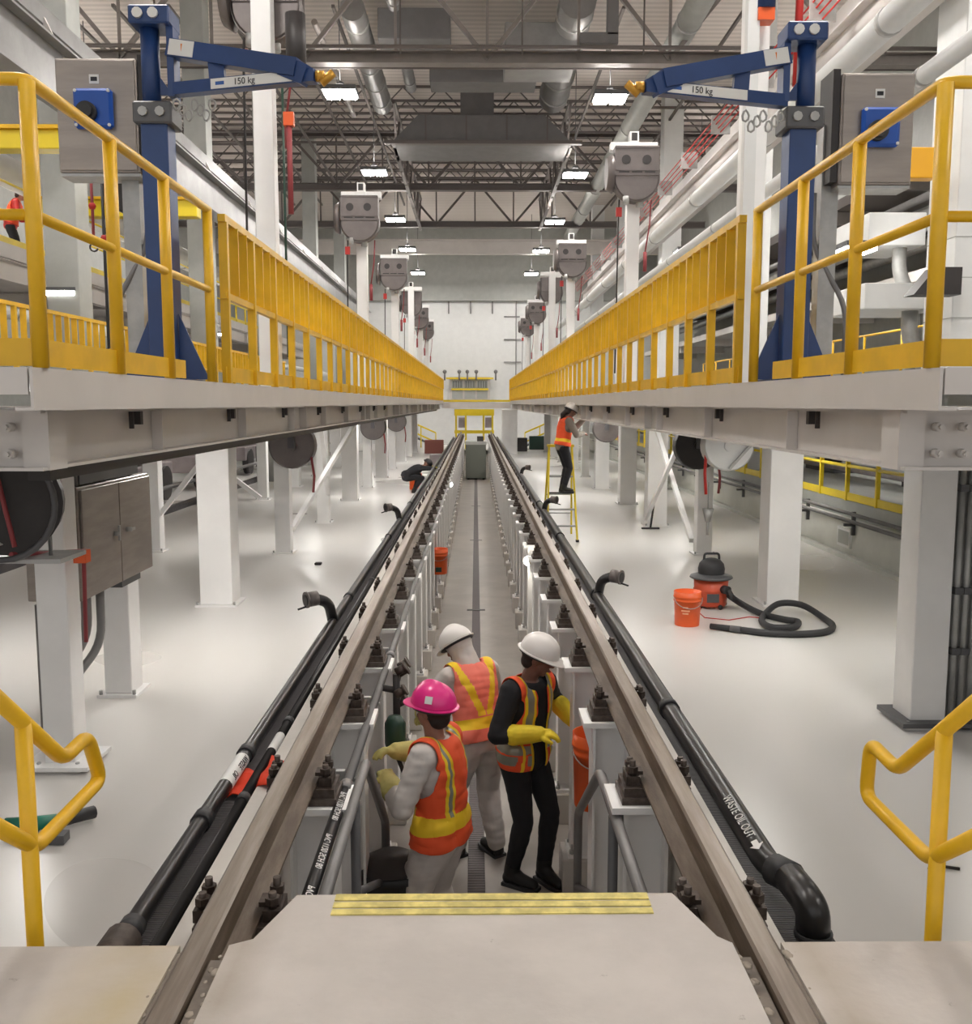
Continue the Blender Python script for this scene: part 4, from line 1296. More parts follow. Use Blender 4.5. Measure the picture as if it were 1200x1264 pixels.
# ducts and fittings seen between the rail posts on the right
for k, (px, py, y, w, h, m, lab) in enumerate(((1090, 372, 14, 1.1, .35, 'wall', 'white rectangular duct behind the right guardrail posts'), (1085, 292, 16, .9, .5, 'wall', 'pale boxed duct under the right gallery'))):
    c = at(px, py, Y=y)
    t = thing('duct', lab, 'duct', (c.x, y, c.z), R(0), 'ducts beyond the right platform')
    mb = MB(); mb.cbox((0, 0, 0), (w, 1.4, h)); mb.build('body', M[m], t, bevel=.01)
    mb = MB(); mb.tube(bend([(w * .2, -.4, -h / 2), (w * .2, -.4, -h / 2 - .4), (w * .5, -.4, -h / 2 - .9), (w * .5, -.4, DZ - c.z)], .3, 5), .11, 12); mb.build('elbow', M['galv'], t)
for k, (px, py, y) in enumerate(((1108, 282, 18), (1055, 310, 15), (845, 312, 26), (903, 277, 20))):
    c = at(px, py, Y=y)
    t = thing('bay_light', 'bright bay lamp ' + ['behind the right corner of the guardrail', 'low behind the right blue mast', 'beyond the right picket rail', 'above the double post of the right rail'][k], 'lamp', c, group='lamps in the right bay')
    mb = MB(); mb.cbox((0, 0, 0), (.45, .6, .06)); mb.build('diffuser', M['tubelight'], t)
    mb = MB(); mb.cbox((0, 0, .07), (.5, .65, .08)); mb.build('housing', M['dgrey'], t)
t = thing('drill_hoist', 'dark hanging hoist block behind the right corner rail post', 'hoist', tuple(at(1150, 352, Y=12)))
mb = MB(); mb.prism([(-.28, -.13), (.3, -.13), (.3, .2), (-.02, .2)], (0, -.15, 0), (0, .15, 0), (1, 0, 0), (0, 0, 1)); mb.build('body', M['dark'], t)
mb = MB(); mb.cyl((.1, 0, -1.2), (.1, 0, -.13), .02, n=6); mb.build('rod', M['dark'], t)

# ================================================================== left bay
t = thing('edge_tray', 'dark tray edging the next track on the left', 'tray', (-6.75, 8, FZ))
mb = MB(); mb.box(-.08, .08, 0, 46, 0, .12); mb.build('body', M['tray'], t)
mb = MB(); mb.cyl((-.2, 0, .5), (-.2, 46, .5), .05, n=8); mb.build('pipe', M['greyp'], t)
for k in range(7):
    y = 11 + 5.6 * k
    t = thing('machine', 'grey service machine beside the next track on the left, %s from the front' % ORD[k], 'machine', (-8.3, y, FZ), group='service machines in the left bay')
    mb = MB(); mb.box(-.8, .7, -1.8, 1.8, .5, .95); mb.build('frame', M['equip'], t, bevel=.02)
    mb = MB(); mb.box(-.7, .6, -1.5, 1.6, 1.05, 1.55); mb.build('rail_pack', M['equip'], t, bevel=.02)
    for yy in (-1.2, 1.2):
        mb = MB(); mb.cyl((.55, yy, .45), (.75, yy, .45), .42, n=20); mb.build('wheel', M['dark'], t)
    mb = MB(); mb.box(.7, .9, -.3, .1, .2, .9); mb.build('red_box', M['red'] if k in (1, 3) else M['dgrey'], t)
mb = MB(); mb.box(-14.2, -14, -6, 62, FZ, 12); struct(mb.build('wall_left', M['gwall']))
t = thing('side_gallery', 'grey upper gallery slab across the left bay', 'gallery', (0, 0, 0))
mb = MB(); mb.box(-12.5, -8.0, 8, 48, 3.9, 4.15); mb.build('slab', M['beam'], t)
for i in range(7):
    mb = MB(); ibeam(mb, (-12.4, 10 + 6 * i, 3.7), (-8.0, 10 + 6 * i, 3.7), .2, .35); mb.build('floor_beam', M['beam'], t)
mb = MB(); ibeam(mb, (-8.1, 8, 3.7), (-8.1, 48, 3.7), .2, .36); mb.build('edge_beam', M['beam'], t)
for s in range(3):
    t = thing('gallery_guardrail', 'yellow guardrail on the upper left gallery, %s stretch from the front' % ORD[s], 'guardrail', (-8.05, 9 + 10 * s, 4.15), group='guardrails on the upper left gallery')
    for z in (.55, 1.05):
        mb = MB(); mb.cyl((0, 0, z), (0, 9.9, z), .022, n=8); mb.build('rail', M['yellow2'], t)
    mb = MB(); mb.box(-.005, .005, 0, 9.9, 0, .12); mb.build('toe_board', M['yellow2'], t)
    for i in range(8):
        mb = MB(); mb.box(-.025, .025, 1.25 * i, 1.25 * i + .05, 0, 1.05); mb.build('post', M['yellow2'], t)
for k, (y, py0, py1, px0, px1) in enumerate(((11, 163, 187, -60, 82), (16, 248, 269, 52, 246))):
    a, b = at(px0, py0, Y=y), at(px1, py1, Y=y)
    t = thing('bridge_beam', ['yellow crane bridge beam left of the switch enclosure, the higher one', 'yellow crane bridge beam behind the left rail posts, the lower one'][k], 'crane beam', (0, y, 0), group='yellow crane beams in the left bay')
    zc = (a.z + b.z) / 2; h = a.z - b.z
    mb = MB(); mb.box(a.x, b.x, -.12, .12, zc - h / 2, zc + h / 2); mb.build('girder', M['yellow2'], t, bevel=.01)
    mb = MB(); mb.box(a.x, b.x, -.17, .17, zc + h / 2, zc + h / 2 + .04); mb.build('flange', M['yellow'], t)
a, b = at(1112, 184, Y=12), at(1150, 222, Y=12)
t = thing('bridge_beam', 'orange yellow crane beam between the right enclosure and the boxed column', 'crane beam', (0, 12, 0), group='yellow crane beams')
mb = MB(); mb.box(a.x, a.x + .42, -.1, .1, b.z, a.z); mb.build('girder', mat('orange yellow paint', (240, 176, 30), .4), t, bevel=.01)
for k, (x, z, r, lab) in enumerate(((-8.4, 5.55, .28, 'thick white pipe sloping away high on the left'), (-7.6, 2.9, .10, 'thin white pipe beneath the upper left gallery'), (-6.9, 6.9, .2, 'grey pipe high on the left above the crane beam'))):
    t = thing('overhead_pipe', lab, 'pipe', (x, 7, z), group='overhead pipes on the left')
    mb = MB(); mb.cyl((0, 0, 0), (0, 42, 0), r, n=14); mb.build('run', M['wall'] if k < 2 else M['duct'], t)
    for i in range(10):
        mb = MB(); mb.cyl((0, 4 * i + 1, 0), (0, 4 * i + 1.1, 0), r * 1.06, n=14); mb.build('band', M['galv'], t)
a = at(75, 362, Y=15)
for k, (px, py, y) in enumerate(((75, 362, 15), (186, 394, 24), (275, 413, 30))):
    c = at(px, py, Y=y)
    t = thing('tube_light', 'white tube lamp under the left gallery, ' + ['nearest', 'second', 'farthest'][k], 'lamp', c, group='tube lamps under the left gallery')
    mb = MB(); mb.cbox((0, 0, 0), (.45, .12, .06)); mb.build('tube', M['tubelight'], t)
    mb = MB(); mb.cbox((0, 0, .06), (.5, .16, .05)); mb.build('housing', M['dgrey'], t)
# unseen strip lamps, added under the decks to brighten the floors
for sg, x in ((-1, -2.45), (-1, -4.2), (1, 2.7), (1, 5.2)):
    for i in range(5):
        mb = MB(); mb.box(-.07, .07, -.6, .6, -.03, .03)
        t = thing('added_strip_light', 'unseen added strip lamp under the deck of the %s platform' % ('left' if sg < 0 else 'right'), 'lamp', (x, 8.8 + 7.6 * i, 1.33), group='unseen added strip lamps under the %s platform' % ('left' if sg < 0 else 'right'))
        mb.build('tube', M['tubelight'], t)
        mb = MB(); mb.box(-.1, .1, -.65, .65, .03, .07); mb.build('housing', M['beam'], t)
# ================================================================== roof
ZR = 11.6
mb = MB(); mb.box(-14.2, 10.7, -6, 62, ZR, ZR + .2); struct(mb.build('ceiling', stripes(M['roof'], 1.1, 'Y', .8, .3)))


def truss(label, y, x0, x1, z0, z1, m, bays, cord=.16, group='cross trusses under the roof'):
    t = thing('roof_truss', label, 'truss', (0, y, 0), group=group)
    mb = MB(); ibeam(mb, (x0, 0, z0), (x1, 0, z0), .3, cord * 1.6); mb.build('bottom_chord', M[m], t)
    mb = MB(); ibeam(mb, (x0, 0, z1), (x1, 0, z1), .3, cord); mb.build('top_chord', M[m], t)
    w = (x1 - x0) / bays
    for i in range(bays):
        mb = MB()
        a = x0 + w * i
        if i % 2:
            mb.bar((a, 0, z0), (a + w, 0, z1), .09, .09)
        else:
            mb.bar((a, 0, z1), (a + w, 0, z0), .09, .09)
        mb.build('diagonal', M[m], t)
        mb = MB(); mb.bar((a, 0, z0), (a, 0, z1), .06, .06); mb.build('vertical', M[m], t)
    return t


def zy(py, y):
    return at(600, py, Y=y).z


truss('nearest roof truss, its bottom chord crossing above the two blue jibs', 22.0, -13.8, 10.3, zy(73, 22), 11.35, 'truss', 12)
truss('roof truss behind the hood, second from the front', 37.0, -13.8, 10.3, zy(262, 37) + .9, 11.35, 'tdark', 14)
truss('roof truss farthest back under the roof', 44.0, -13.8, 10.3, zy(283, 44) + .2, 11.35, 'tdark', 14)
# sprinkler pipe along the first truss
t = thing('sprinkler_pipe', 'dark sprinkler pipe across the hall just before the nearest truss', 'pipe', (0, 21.4, zy(58, 21.4)))
mb = MB(); mb.cyl((-13.8, 0, 0), (10.3, 0, 0), .045, n=8); mb.build('main', M['tdark'], t)
for i in range(9):
    mb = MB(); mb.cyl((-12 + 2.6 * i, 0, -.15), (-12 + 2.6 * i, 0, 1.2), .02, n=6); mb.build('drop', M['tdark'], t)
t = thing('sprinkler_pipe', 'dark sprinkler pipe across the hall under the nearest truss', 'pipe', (0, 22.3, zy(83, 22.3)))
mb = MB(); mb.cyl((-13.8, 0, 0), (10.3, 0, 0), .05, n=8); mb.build('main', M['tdark'], t)
# hood
t = thing('duct_hood', 'wide dark grey duct hood hanging across the middle of the roof', 'hood', (0, 29.4, 0))
z0, z1 = zy(176, 29.4), zy(142, 29.4)
x0, x1 = at(483, 176, Y=29.4).x, at(706, 176, Y=29.4).x
mb = MB(); mb.prism([(x0, z0), (x1, z0), (x1 - .8, z1), (x0 + .8, z1)], (0, 0, 0), (0, 2.2, 0), (1, 0, 0), (0, 0, 1)); mb.build('body', M['plenum'], t)
mb = MB(); mb.box(x0 - .2, x1 + .3, -.12, .1, z0 - .06, z0 + .04); mb.build('rim', M['tdark'], t)
for i in range(4):
    mb = MB(); mb.box(x0 + 1 + 1.2 * i, x0 + 1.05 + 1.2 * i, -.02, 0, z0, z1); mb.build('seam', M['tdark'], t)
mb = MB(); mb.box(-.45, .55, .4, 1.6, z1, ZR); mb.build('riser', M['plenum'], t)
# longitudinal joist girders along the recess
for sg, (pa, pb), nm in ((-1, (485, 515), 'left'), (1, (706, 672), 'right')):
    xa = at(pa, 175, Y=29.5).x
    t = thing('joist_girder', 'dark open lattice girder running back on the %s of the roof recess' % nm, 'girder', (xa, 30, 0), group='lattice girders beside the roof recess')
    zl, zh = z0, z0 + 1.3
    for z in (zl, zh):
        mb = MB(); mb.box(-.06, .06, 0, 14, z, z + .09); mb.build('chord', M['tdark'], t)
    for i in range(14):
        mb = MB(); mb.bar((0, i, zl if i % 2 else zh), (0, i + 1, zh if i % 2 else zl), .06, .06); mb.build('lattice_bar', M['tdark'], t)
# open web joists
k = 0
for y in (31.6, 33, 34.4, 35.8, 38.4, 39.8, 41.2, 42.6):
    t = thing('roof_joist', 'dark open web roof joist, %s from the front' % ORD[k], 'joist', (0, y, 0), group='open web roof joists'); k += 1
    mb = MB(); mb.box(-13.6, 10.2, -.05, .05, 10.75, 10.81); mb.build('bottom_bar', M['tdark'], t)
    mb = MB(); mb.box(-13.6, 10.2, -.05, .05, 11.35, 11.42); mb.build('top_bar', M['tdark'], t)
    mb = MB()
    for i in range(20):
        a = -13.6 + 1.19 * i
        mb.bar((a, 0, 10.78), (a + .595, 0, 11.38), .035, .035); mb.bar((a + .595, 0, 11.38), (a + 1.19, 0, 10.78), .035, .035)
    mb.build('web', M['tdark'], t)
# side lattice panel left: grid of thin bars
for i in range(9):
    x = -9.5 + 1.25 * i if i < 6 else 3.4 + 1.4 * (i - 6)
    mb = MB(); mb.box(-.035, .035, 0, 22, 0, .07)
    o = mb.build('roof_purlin', M['tdark'], loc=(x, 23, 10.4)); tag(o, 'thin dark roof purlin running back, %s from the left' % ORD[i], 'purlin', 'roof purlins')
for k, (x, z, r, m, lab) in enumerate(((-2.75, 10.2, .28, 'duct', 'silver spiral duct in the roof left of the hood'), (2.3, 10.4, .42, 'duct', 'thick silver duct in the roof right of the hood'), (-3.6, 9.9, .07, 'truss', 'grey pipe along the left lamp row'), (-1.9, 10.7, .16, 'duct', 'slim spiral duct running back above the hood'))):
    t = thing('roof_duct', lab, 'duct', (x, 22.5, z), group='round ducts in the roof')
    mb = MB(); mb.cyl((0, 0, 0), (0, 7, 0), r, n=16); mb.build('run', M[m], t)
    for i in range(5):
        mb = MB(); mb.cyl((0, .7 + 1.4 * i, 0), (0, .8 + 1.4 * i, 0), r * 1.05, n=16); mb.build('joint_band', M['galv'], t)
for k, (x0d, x1d, y, z, w, h) in enumerate(((-2.3, -.6, 24.2, 10.3, 1.2, .7), (.7, 2.4, 24.5, 9.95, 1.5, .9), (-1.2, 1.6, 26.6, 10.1, .9, .6))):
    mb = MB(); mb.box(x0d, x1d, -w / 2, w / 2, -h / 2, h / 2)
    o = mb.build('roof_duct_box', M['duct' if k == 1 else 'plenum'], loc=(0, y, z), bevel=.02); tag(o, ['grey box duct in the roof, left of the middle', 'pale box duct in the roof, right of the middle', 'grey box duct in the roof just before the hood'][k], 'duct', 'box ducts in the roof')
t = thing('square_duct', 'dark square duct dropping beside the first truss on the right', 'duct', (2.95, 21.6, 0))
mb = MB(); mb.box(-.12, .12, -.1, .1, 9.3, 11.5); mb.box(-.7, .12, -.1, .1, 9.12, 9.34); mb.build('body', M['plenum'], t)

# ------------------------------------------------ high bay lamps
def lamp(label, x, y, z, group):
    t = thing('high_bay_lamp', label, 'lamp', (x, y, z), group=group)
    for s in (-1, 1):
        mb = MB(); mb.cbox((s * .19, 0, -.02), (.30, .62, .03)); mb.build('diffuser', M['lamp'], t)
    mb = MB(); mb.cbox((0, 0, .055), (.78, .7, .10)); mb.cyl((0, 0, .1), (0, 0, .25), .16, .08, n=12); mb.build('housing', M['dgrey'], t)
    mb = MB(); mb.cbox((0, 0, .112), (.6, .5, .012)); mb.build('added_roof_glow', M['roof_glow'], t)  # glowing sheet added on top of the housing to brighten the roof
    mb = MB(); mb.cyl((0, 0, .2), (0, 0, ZR - z), .012, n=6); mb.build('hanger', M['dgrey'], t)
    return t


rows = [(420, 462, 488, 503, 516), (753, 710, 685, 668, 656)]
ly = [(116, 213, 271, 308, 337), (122, 216, 274, 310, 338)]
first_lamp = None
for s, nm in ((0, 'left'), (1, 'right')):
    for k in range(5):
        dx = rows[s][k]; dy = ly[s][k]
        # row height 8.5 m
        c = at(dx, dy, Z=8.45)
        lab = 'bright high bay lamp in the %s row, %s from the front' % (nm, ORD[k])
        if first_lamp is None:
            first_lamp = lamp(lab, c.x, c.y, 8.45, 'high bay lamps in view')
        else:
            dup(first_lamp, c, 0, lab, 'high bay lamps in view')
# the rows go on over the viewer and over the side bays, outside the frame
for x in (-3.15, 3.15):
    for y in (6.6, 14.3):
        dup(first_lamp, (x, y, 8.45), 0, 'high bay lamp of the near roof rows above the frame', 'high bay lamps above the frame')
for x in (-10.5, 8.0):
    for y in (3, 11, 19, 27, 35, 43):
        dup(first_lamp, (x, y, 8.6), 0, 'high bay lamp over the side bays above the frame', 'high bay lamps over the side bays')

# ================================================================== far end
YB = 57.0
zb = zy(372, YB)
mb = MB(); mb.box(-14, 10.6, YB, YB + .3, FZ, zb); struct(mb.build('wall_back', M['wall']))
mb = MB(); mb.box(-14, 10.6, YB - .4, YB + .3, zb, ZR); struct(mb.build('wall_back_upper', M['gwall']))
t = thing('back_girder', 'pale grey girder crossing the hall below the far lamps', 'girder', (0, 50, 0))
za, zc = zy(296, 50), zy(314, 50)
mb = MB(); ibeam(mb, (-14, 0, (za + zc) / 2), (10.5, 0, (za + zc) / 2), .4, za - zc, .06, .03); mb.build('body', M['beam'], t)
t = thing('wall_frame', 'thin pipe ladder fixed on the white end wall right of the middle', 'wall pipes', (0, YB - .08, 0))
xa, xb = at(637, 420, Y=YB).x, at(660, 420, Y=YB).x
mb = MB(); mb.cyl((xa, 0, zy(490, YB)), (xa, 0, zb), .03, n=6); mb.build('riser', M['greyp'], t)
for py in (391, 419, 447):
    mb = MB(); mb.cyl((xa - .7, 0, zy(py, YB)), (xb - .8, 0, zy(py, YB)), .03, n=6); mb.build('branch', M['greyp'], t)
for k, px in enumerate((554, 581, 608)):
    mb = MB(); mb.box(-.04, .04, -.08, 0, 0, .7); o = mb.build('wall_hanger', M['greyp'], loc=(at(px, 380, Y=YB).x, YB, zb - .72)); tag(o, 'small grey hanger at the top of the white end wall, ' + ['left', 'middle', 'right'][k] + ' of three', 'hanger', 'hangers on the end wall')
# glazed gallery office
a, b = at(557, 468, Y=YB - .6), at(603, 493, Y=YB - .6)
t = thing('gallery_window', 'long barred window of the gallery on the white end wall', 'window', (0, YB - .6, 0))
mb = MB(); mb.box(a.x - .1, b.x + .1, .1, .6, b.z - .1, a.z + .15); mb.build('surround', M['beam'], t)
for i in range(3):
    w = (b.x - a.x) / 3
    mb = MB(); mb.box(a.x + w * i + .05, a.x + w * (i + 1) - .05, .04, .1, (a.z + b.z) / 2 + .08, a.z - .1); mb.build('upper_pane', M['glass'], t)
    mb = MB(); mb.box(a.x + w * i + .05, a.x + w * (i + 1) - .05, .04, .1, b.z + .05, (a.z + b.z) / 2 - .05); mb.build('lower_pane', M['gwall'], t)
    mb = MB()
    for j in range(5):
        x = a.x + w * i + .08 + (w - .16) * j / 4
        mb.box(x - .02, x + .02, 0, .04, (a.z + b.z) / 2, a.z)
    mb.build('bars', M['gwall'], t)
mb = MB(); mb.box(a.x - .3, b.x + .3, -.1, .06, a.z, a.z + .10); mb.box(a.x, b.x, -.04, 0, (a.z + b.z) / 2 - .05, (a.z + b.z) / 2 + .05); mb.build('yellow_rail', M['yellow2'], t)
for k, px in enumerate((549, 567, 577, 588, 612)):
    c = at(px, 462, Y=YB - .7)
    mb = MB(); mb.cyl((0, 0, -.35), (0, 0, .1), .05, n=8); mb.ball((0, 0, .15), .12, 8); o = mb.build('roof_vent', M['greyp'], loc=c); tag(o, 'small grey vent stub above the end gallery, %s from the left' % ORD[k], 'vent', 'vent stubs above the end gallery')
# cross gallery joining the platforms
t = thing('cross_walkway', 'white walkway bridging the two platforms at the far end', 'walkway', (0, 48.6, 0))
mb = MB(); mb.box(-1.7, 1.75, -.5, .5, zy(504, 48), zy(497, 48)); mb.build('girder', M['beam'], t)
mb = MB(); mb.box(-1.7, 1.75, -.52, -.5, zy(496, 48), zy(493.5, 48)); mb.build('toe_board', M['yellow2'], t)
for sg in (-1, 1):
    for q in (0, 1):
        x = -1.66 if sg < 0 else 1.70
    mb = MB(); mb.box(x - .03, x + .03, -.5, -.45, DZ, DZ + 1.05); mb.build('end_post', M['yellow'], t)
t = column(.72, .6, HC - .0, 'very thick white column at the far right end of the pit', 'columns under the platforms')
c = at(629, 560, Z=FZ); t.location = (c.x, c.y, FZ)
# yellow frame across the pit end
yy = 50.5
t = thing('pit_end_frame', 'yellow portal frame with grey panels at the far end of the pit', 'frame', (0, yy, 0))
l, r_ = at(561, 500, Y=yy).x, at(610, 500, Y=yy).x
zt, zm, zl = zy(505, yy), zy(513, yy), zy(536, yy)
mb = MB(); mb.box(l, r_, -.1, .1, zm, zt); mb.build('beam', M['yellow2'], t)
for px in (563, 575, 597, 608):
    x = at(px, 500, Y=yy).x
    mb = MB(); mb.box(x - .05, x + .05, -.08, .08, FZ, zm); mb.build('post', M['yellow2'], t)
for p0, p1 in ((566, 574), (599, 608)):
    mb = MB(); mb.box(at(p0, 500, Y=yy).x, at(p1, 500, Y=yy).x, 0, .05, zy(528, yy), zm - .1); mb.build('panel', M['equip'], t)
mb = MB(); mb.box(l, r_, -.06, 0, zy(535, yy), zy(531, yy)); mb.build('low_rail', M['yellow2'], t)
# grey box filling the pit end
c0, c1 = at(575, 575, Y=40), at(600, 575, Y=40)
t = thing('pit_cart', 'grey green box cart standing in the far end of the pit', 'cart', (.0, 40, PZ))
mb = MB(); mb.box(c0.x, c1.x, 0, 1.5, .05, zy(548, 40) - PZ); mb.build('body', mat('grey green paint', (112, 116, 108), .5), t, bevel=.02)
mb = MB(); mb.box(c0.x - .02, c1.x + .02, -.02, 1.5, zy(549, 40) - PZ, zy(545, 40) - PZ); mb.build('top', M['gwall'], t)  # paler than the body: light falling on the top, put into its colour
mb = MB(); mb.box(.05, .32, .2, .7, zy(545, 40) - PZ, zy(539, 40) - PZ); mb.build('dark_case', M['dark'], t)
for x in (c0.x + .1, c1.x - .1):
    mb = MB(); mb.cyl((x - .05, .2, .08), (x + .05, .2, .08), .08, n=12); mb.build('wheel', M['dark'], t)
# background fittings low at the far end: yellow stair rails and coloured boxes
for k, (px, y, lab) in enumerate(((648, 52, 'yellow stair behind the far column on the right'), (538, 52, 'yellow stair rail at the far end on the left'))):
    c = at(px, 540, Y=y)
    t = thing('yellow_stair', lab, 'stair', (c.x, y, FZ), group='yellow stairs at the far end')
    sg = 1 if k == 0 else -1
    for q in (.0, .5):
        mb = MB(); mb.tube([(0, 0, q + .3), (sg * 1.8, 0, q + 1.1), (sg * 3, 0, q + 1.1)], .05, 6); mb.build('rail', M['yellow2'], t)
    for i in range(4):
        mb = MB(); mb.box(sg * i * .8 - .03, sg * i * .8 + .03, -.03, .03, 0, .8 + .36 * min(i, 2)); mb.build('post', M['yellow2'], t)
    mb = MB(); mb.prism([(-.2, .0), (0, 0), (1.8, .8), (1.6, .8)], (0, .1, 0), (0, .9, 0), (sg, 0, 0), (0, 0, 1)); mb.build('stringer', M['dgrey'], t)
for k, (px, py, y, col, w, h, lab) in enumerate(((536, 541, 46, 'red', .9, .5, 'dusty red crate at the far left end of the floor'), (644, 540, 48, 'dark', .55, .55, 'dark cabinet on the floor past the far column'), (664, 540, 50, 'green', .9, .6, 'grey green bin by the far yellow stair'), (539, 556, 36, 'equip', .5, .35, 'mauve box beside the left rail past the crouching worker'))):
    c = at(px, py, Y=y)
    mb = MB(); mb.box(-w / 2, w / 2, -.3, .3, 0, h + max(0, c.z - FZ - h / 2) * .3)
    o = mb.build('storage_box', M[col] if col != 'red' else mat('dusty red', (150, 90, 80), .6), loc=(c.x, y, FZ), bevel=.02); tag(o, lab, 'box')
# ================================================================== people
def remesh(mb, voxel, smooth=4, name='tmp'):
    me = mb.mesh(name)
    o = bpy.data.objects.new('tmp', me)
    COL.objects.link(o)
    r = o.modifiers.new('r', 'REMESH'); r.mode = 'VOXEL'; r.voxel_size = voxel
    if smooth:
        s = o.modifiers.new('s', 'SMOOTH'); s.factor = .5; s.iterations = smooth
    dg = bpy.context.evaluated_depsgraph_get()
    out = bpy.data.meshes.new_from_object(o.evaluated_get(dg))
    bpy.data.objects.remove(o); bpy.data.meshes.remove(me)
    out.name = name
    for p in out.polygons:
        p.use_smooth = True
    return out


def ik(S0, W, l1, l2, hint):
    d = W - S0
    L = min(d.length, (l1 + l2) * .995)
    dn = d.normalized()
    W = S0 + dn * L
    a = (l1 * l1 - l2 * l2 + L * L) / (2 * L)
    h = math.sqrt(max(0, l1 * l1 - a * a))
    hp = V(hint); hp = (hp - dn * hp.dot(dn)).normalized()
    return S0 + dn * a + hp * h, W


def limb(mb, pts, rad, sub=4):
    """tapered chain with round ends"""
    P, Q = [], []
    for i in range(len(pts) - 1):
        for k in range(sub):
            f = k / sub
            P.append(pts[i].lerp(pts[i + 1], f)); Q.append(rad[i] + (rad[i + 1] - rad[i]) * f)
    P.append(pts[-1]); Q.append(rad[-1])
    mb.tube(P, 1, 14, rr=Q)
    mb.ball(P[0], Q[0] * .999, 14); mb.ball(P[-1], Q[-1] * .999, 14)
    for p, r in zip(pts[1:-1], rad[1:-1]):
        mb.ball(p, r, 14)


def hand(mb, W, d, pn, side, k=1.0, curl=.5, extra=0):
    """palm and five unequal bent fingers; d along the hand, pn palm normal (fingers bend towards it)"""
    d = d.normalized(); pn = (pn - d * pn.dot(d)).normalized()
    sv = d.cross(pn).normalized() * side
    for i, (off, ln) in enumerate(((-.030, .068), (-.010, .078), (.011, .072), (.030, .056))):
        kn = W + d * (.088 - abs(off) * .25) * k + sv * off * k
        limb(mb, [W + sv * off * .55 * k, kn], [.015 * k + extra, .0125 * k + extra], 3)
        c = curl * (1 + .12 * i)
        p, dd = kn, d
        for j in range(3):
            ang = c * (.75 if j == 0 else .9)
            dd = (dd * math.cos(ang) + pn * math.sin(ang)).normalized()
            q = p + dd * ln * k * (.45, .32, .25)[j]
            r0, r1 = (.0098, .009, .0082, .0072)[j], (.0098, .009, .0082, .0072)[j + 1]
            limb(mb, [p, q], [r0 * k + extra, r1 * k + extra], 2)
            p = q
    a = W + d * .022 * k - sv * .024 * k
    b = a + (d * .55 - sv * .75 + pn * .25).normalized() * .036 * k
    c = b + (d * .85 - sv * .15 + pn * .45).normalized() * .030 * k
    e = c + (d * .9 + sv * .05 + pn * .5).normalized() * .024 * k
    limb(mb, [a, b, c, e], [.014 * k + extra, .0115 * k + extra, .0105 * k + extra, .0085 * k + extra], 2)


TOR = [(-.20, .135, .095), (-.1, .165, .115), (.0, .172, .120), (.15, .158, .112), (.3, .146, .105), (.5, .155, .112), (.7, .172, .118), (.85, .172, .108), (.94, .140, .088), (1.0, .085, .066)]


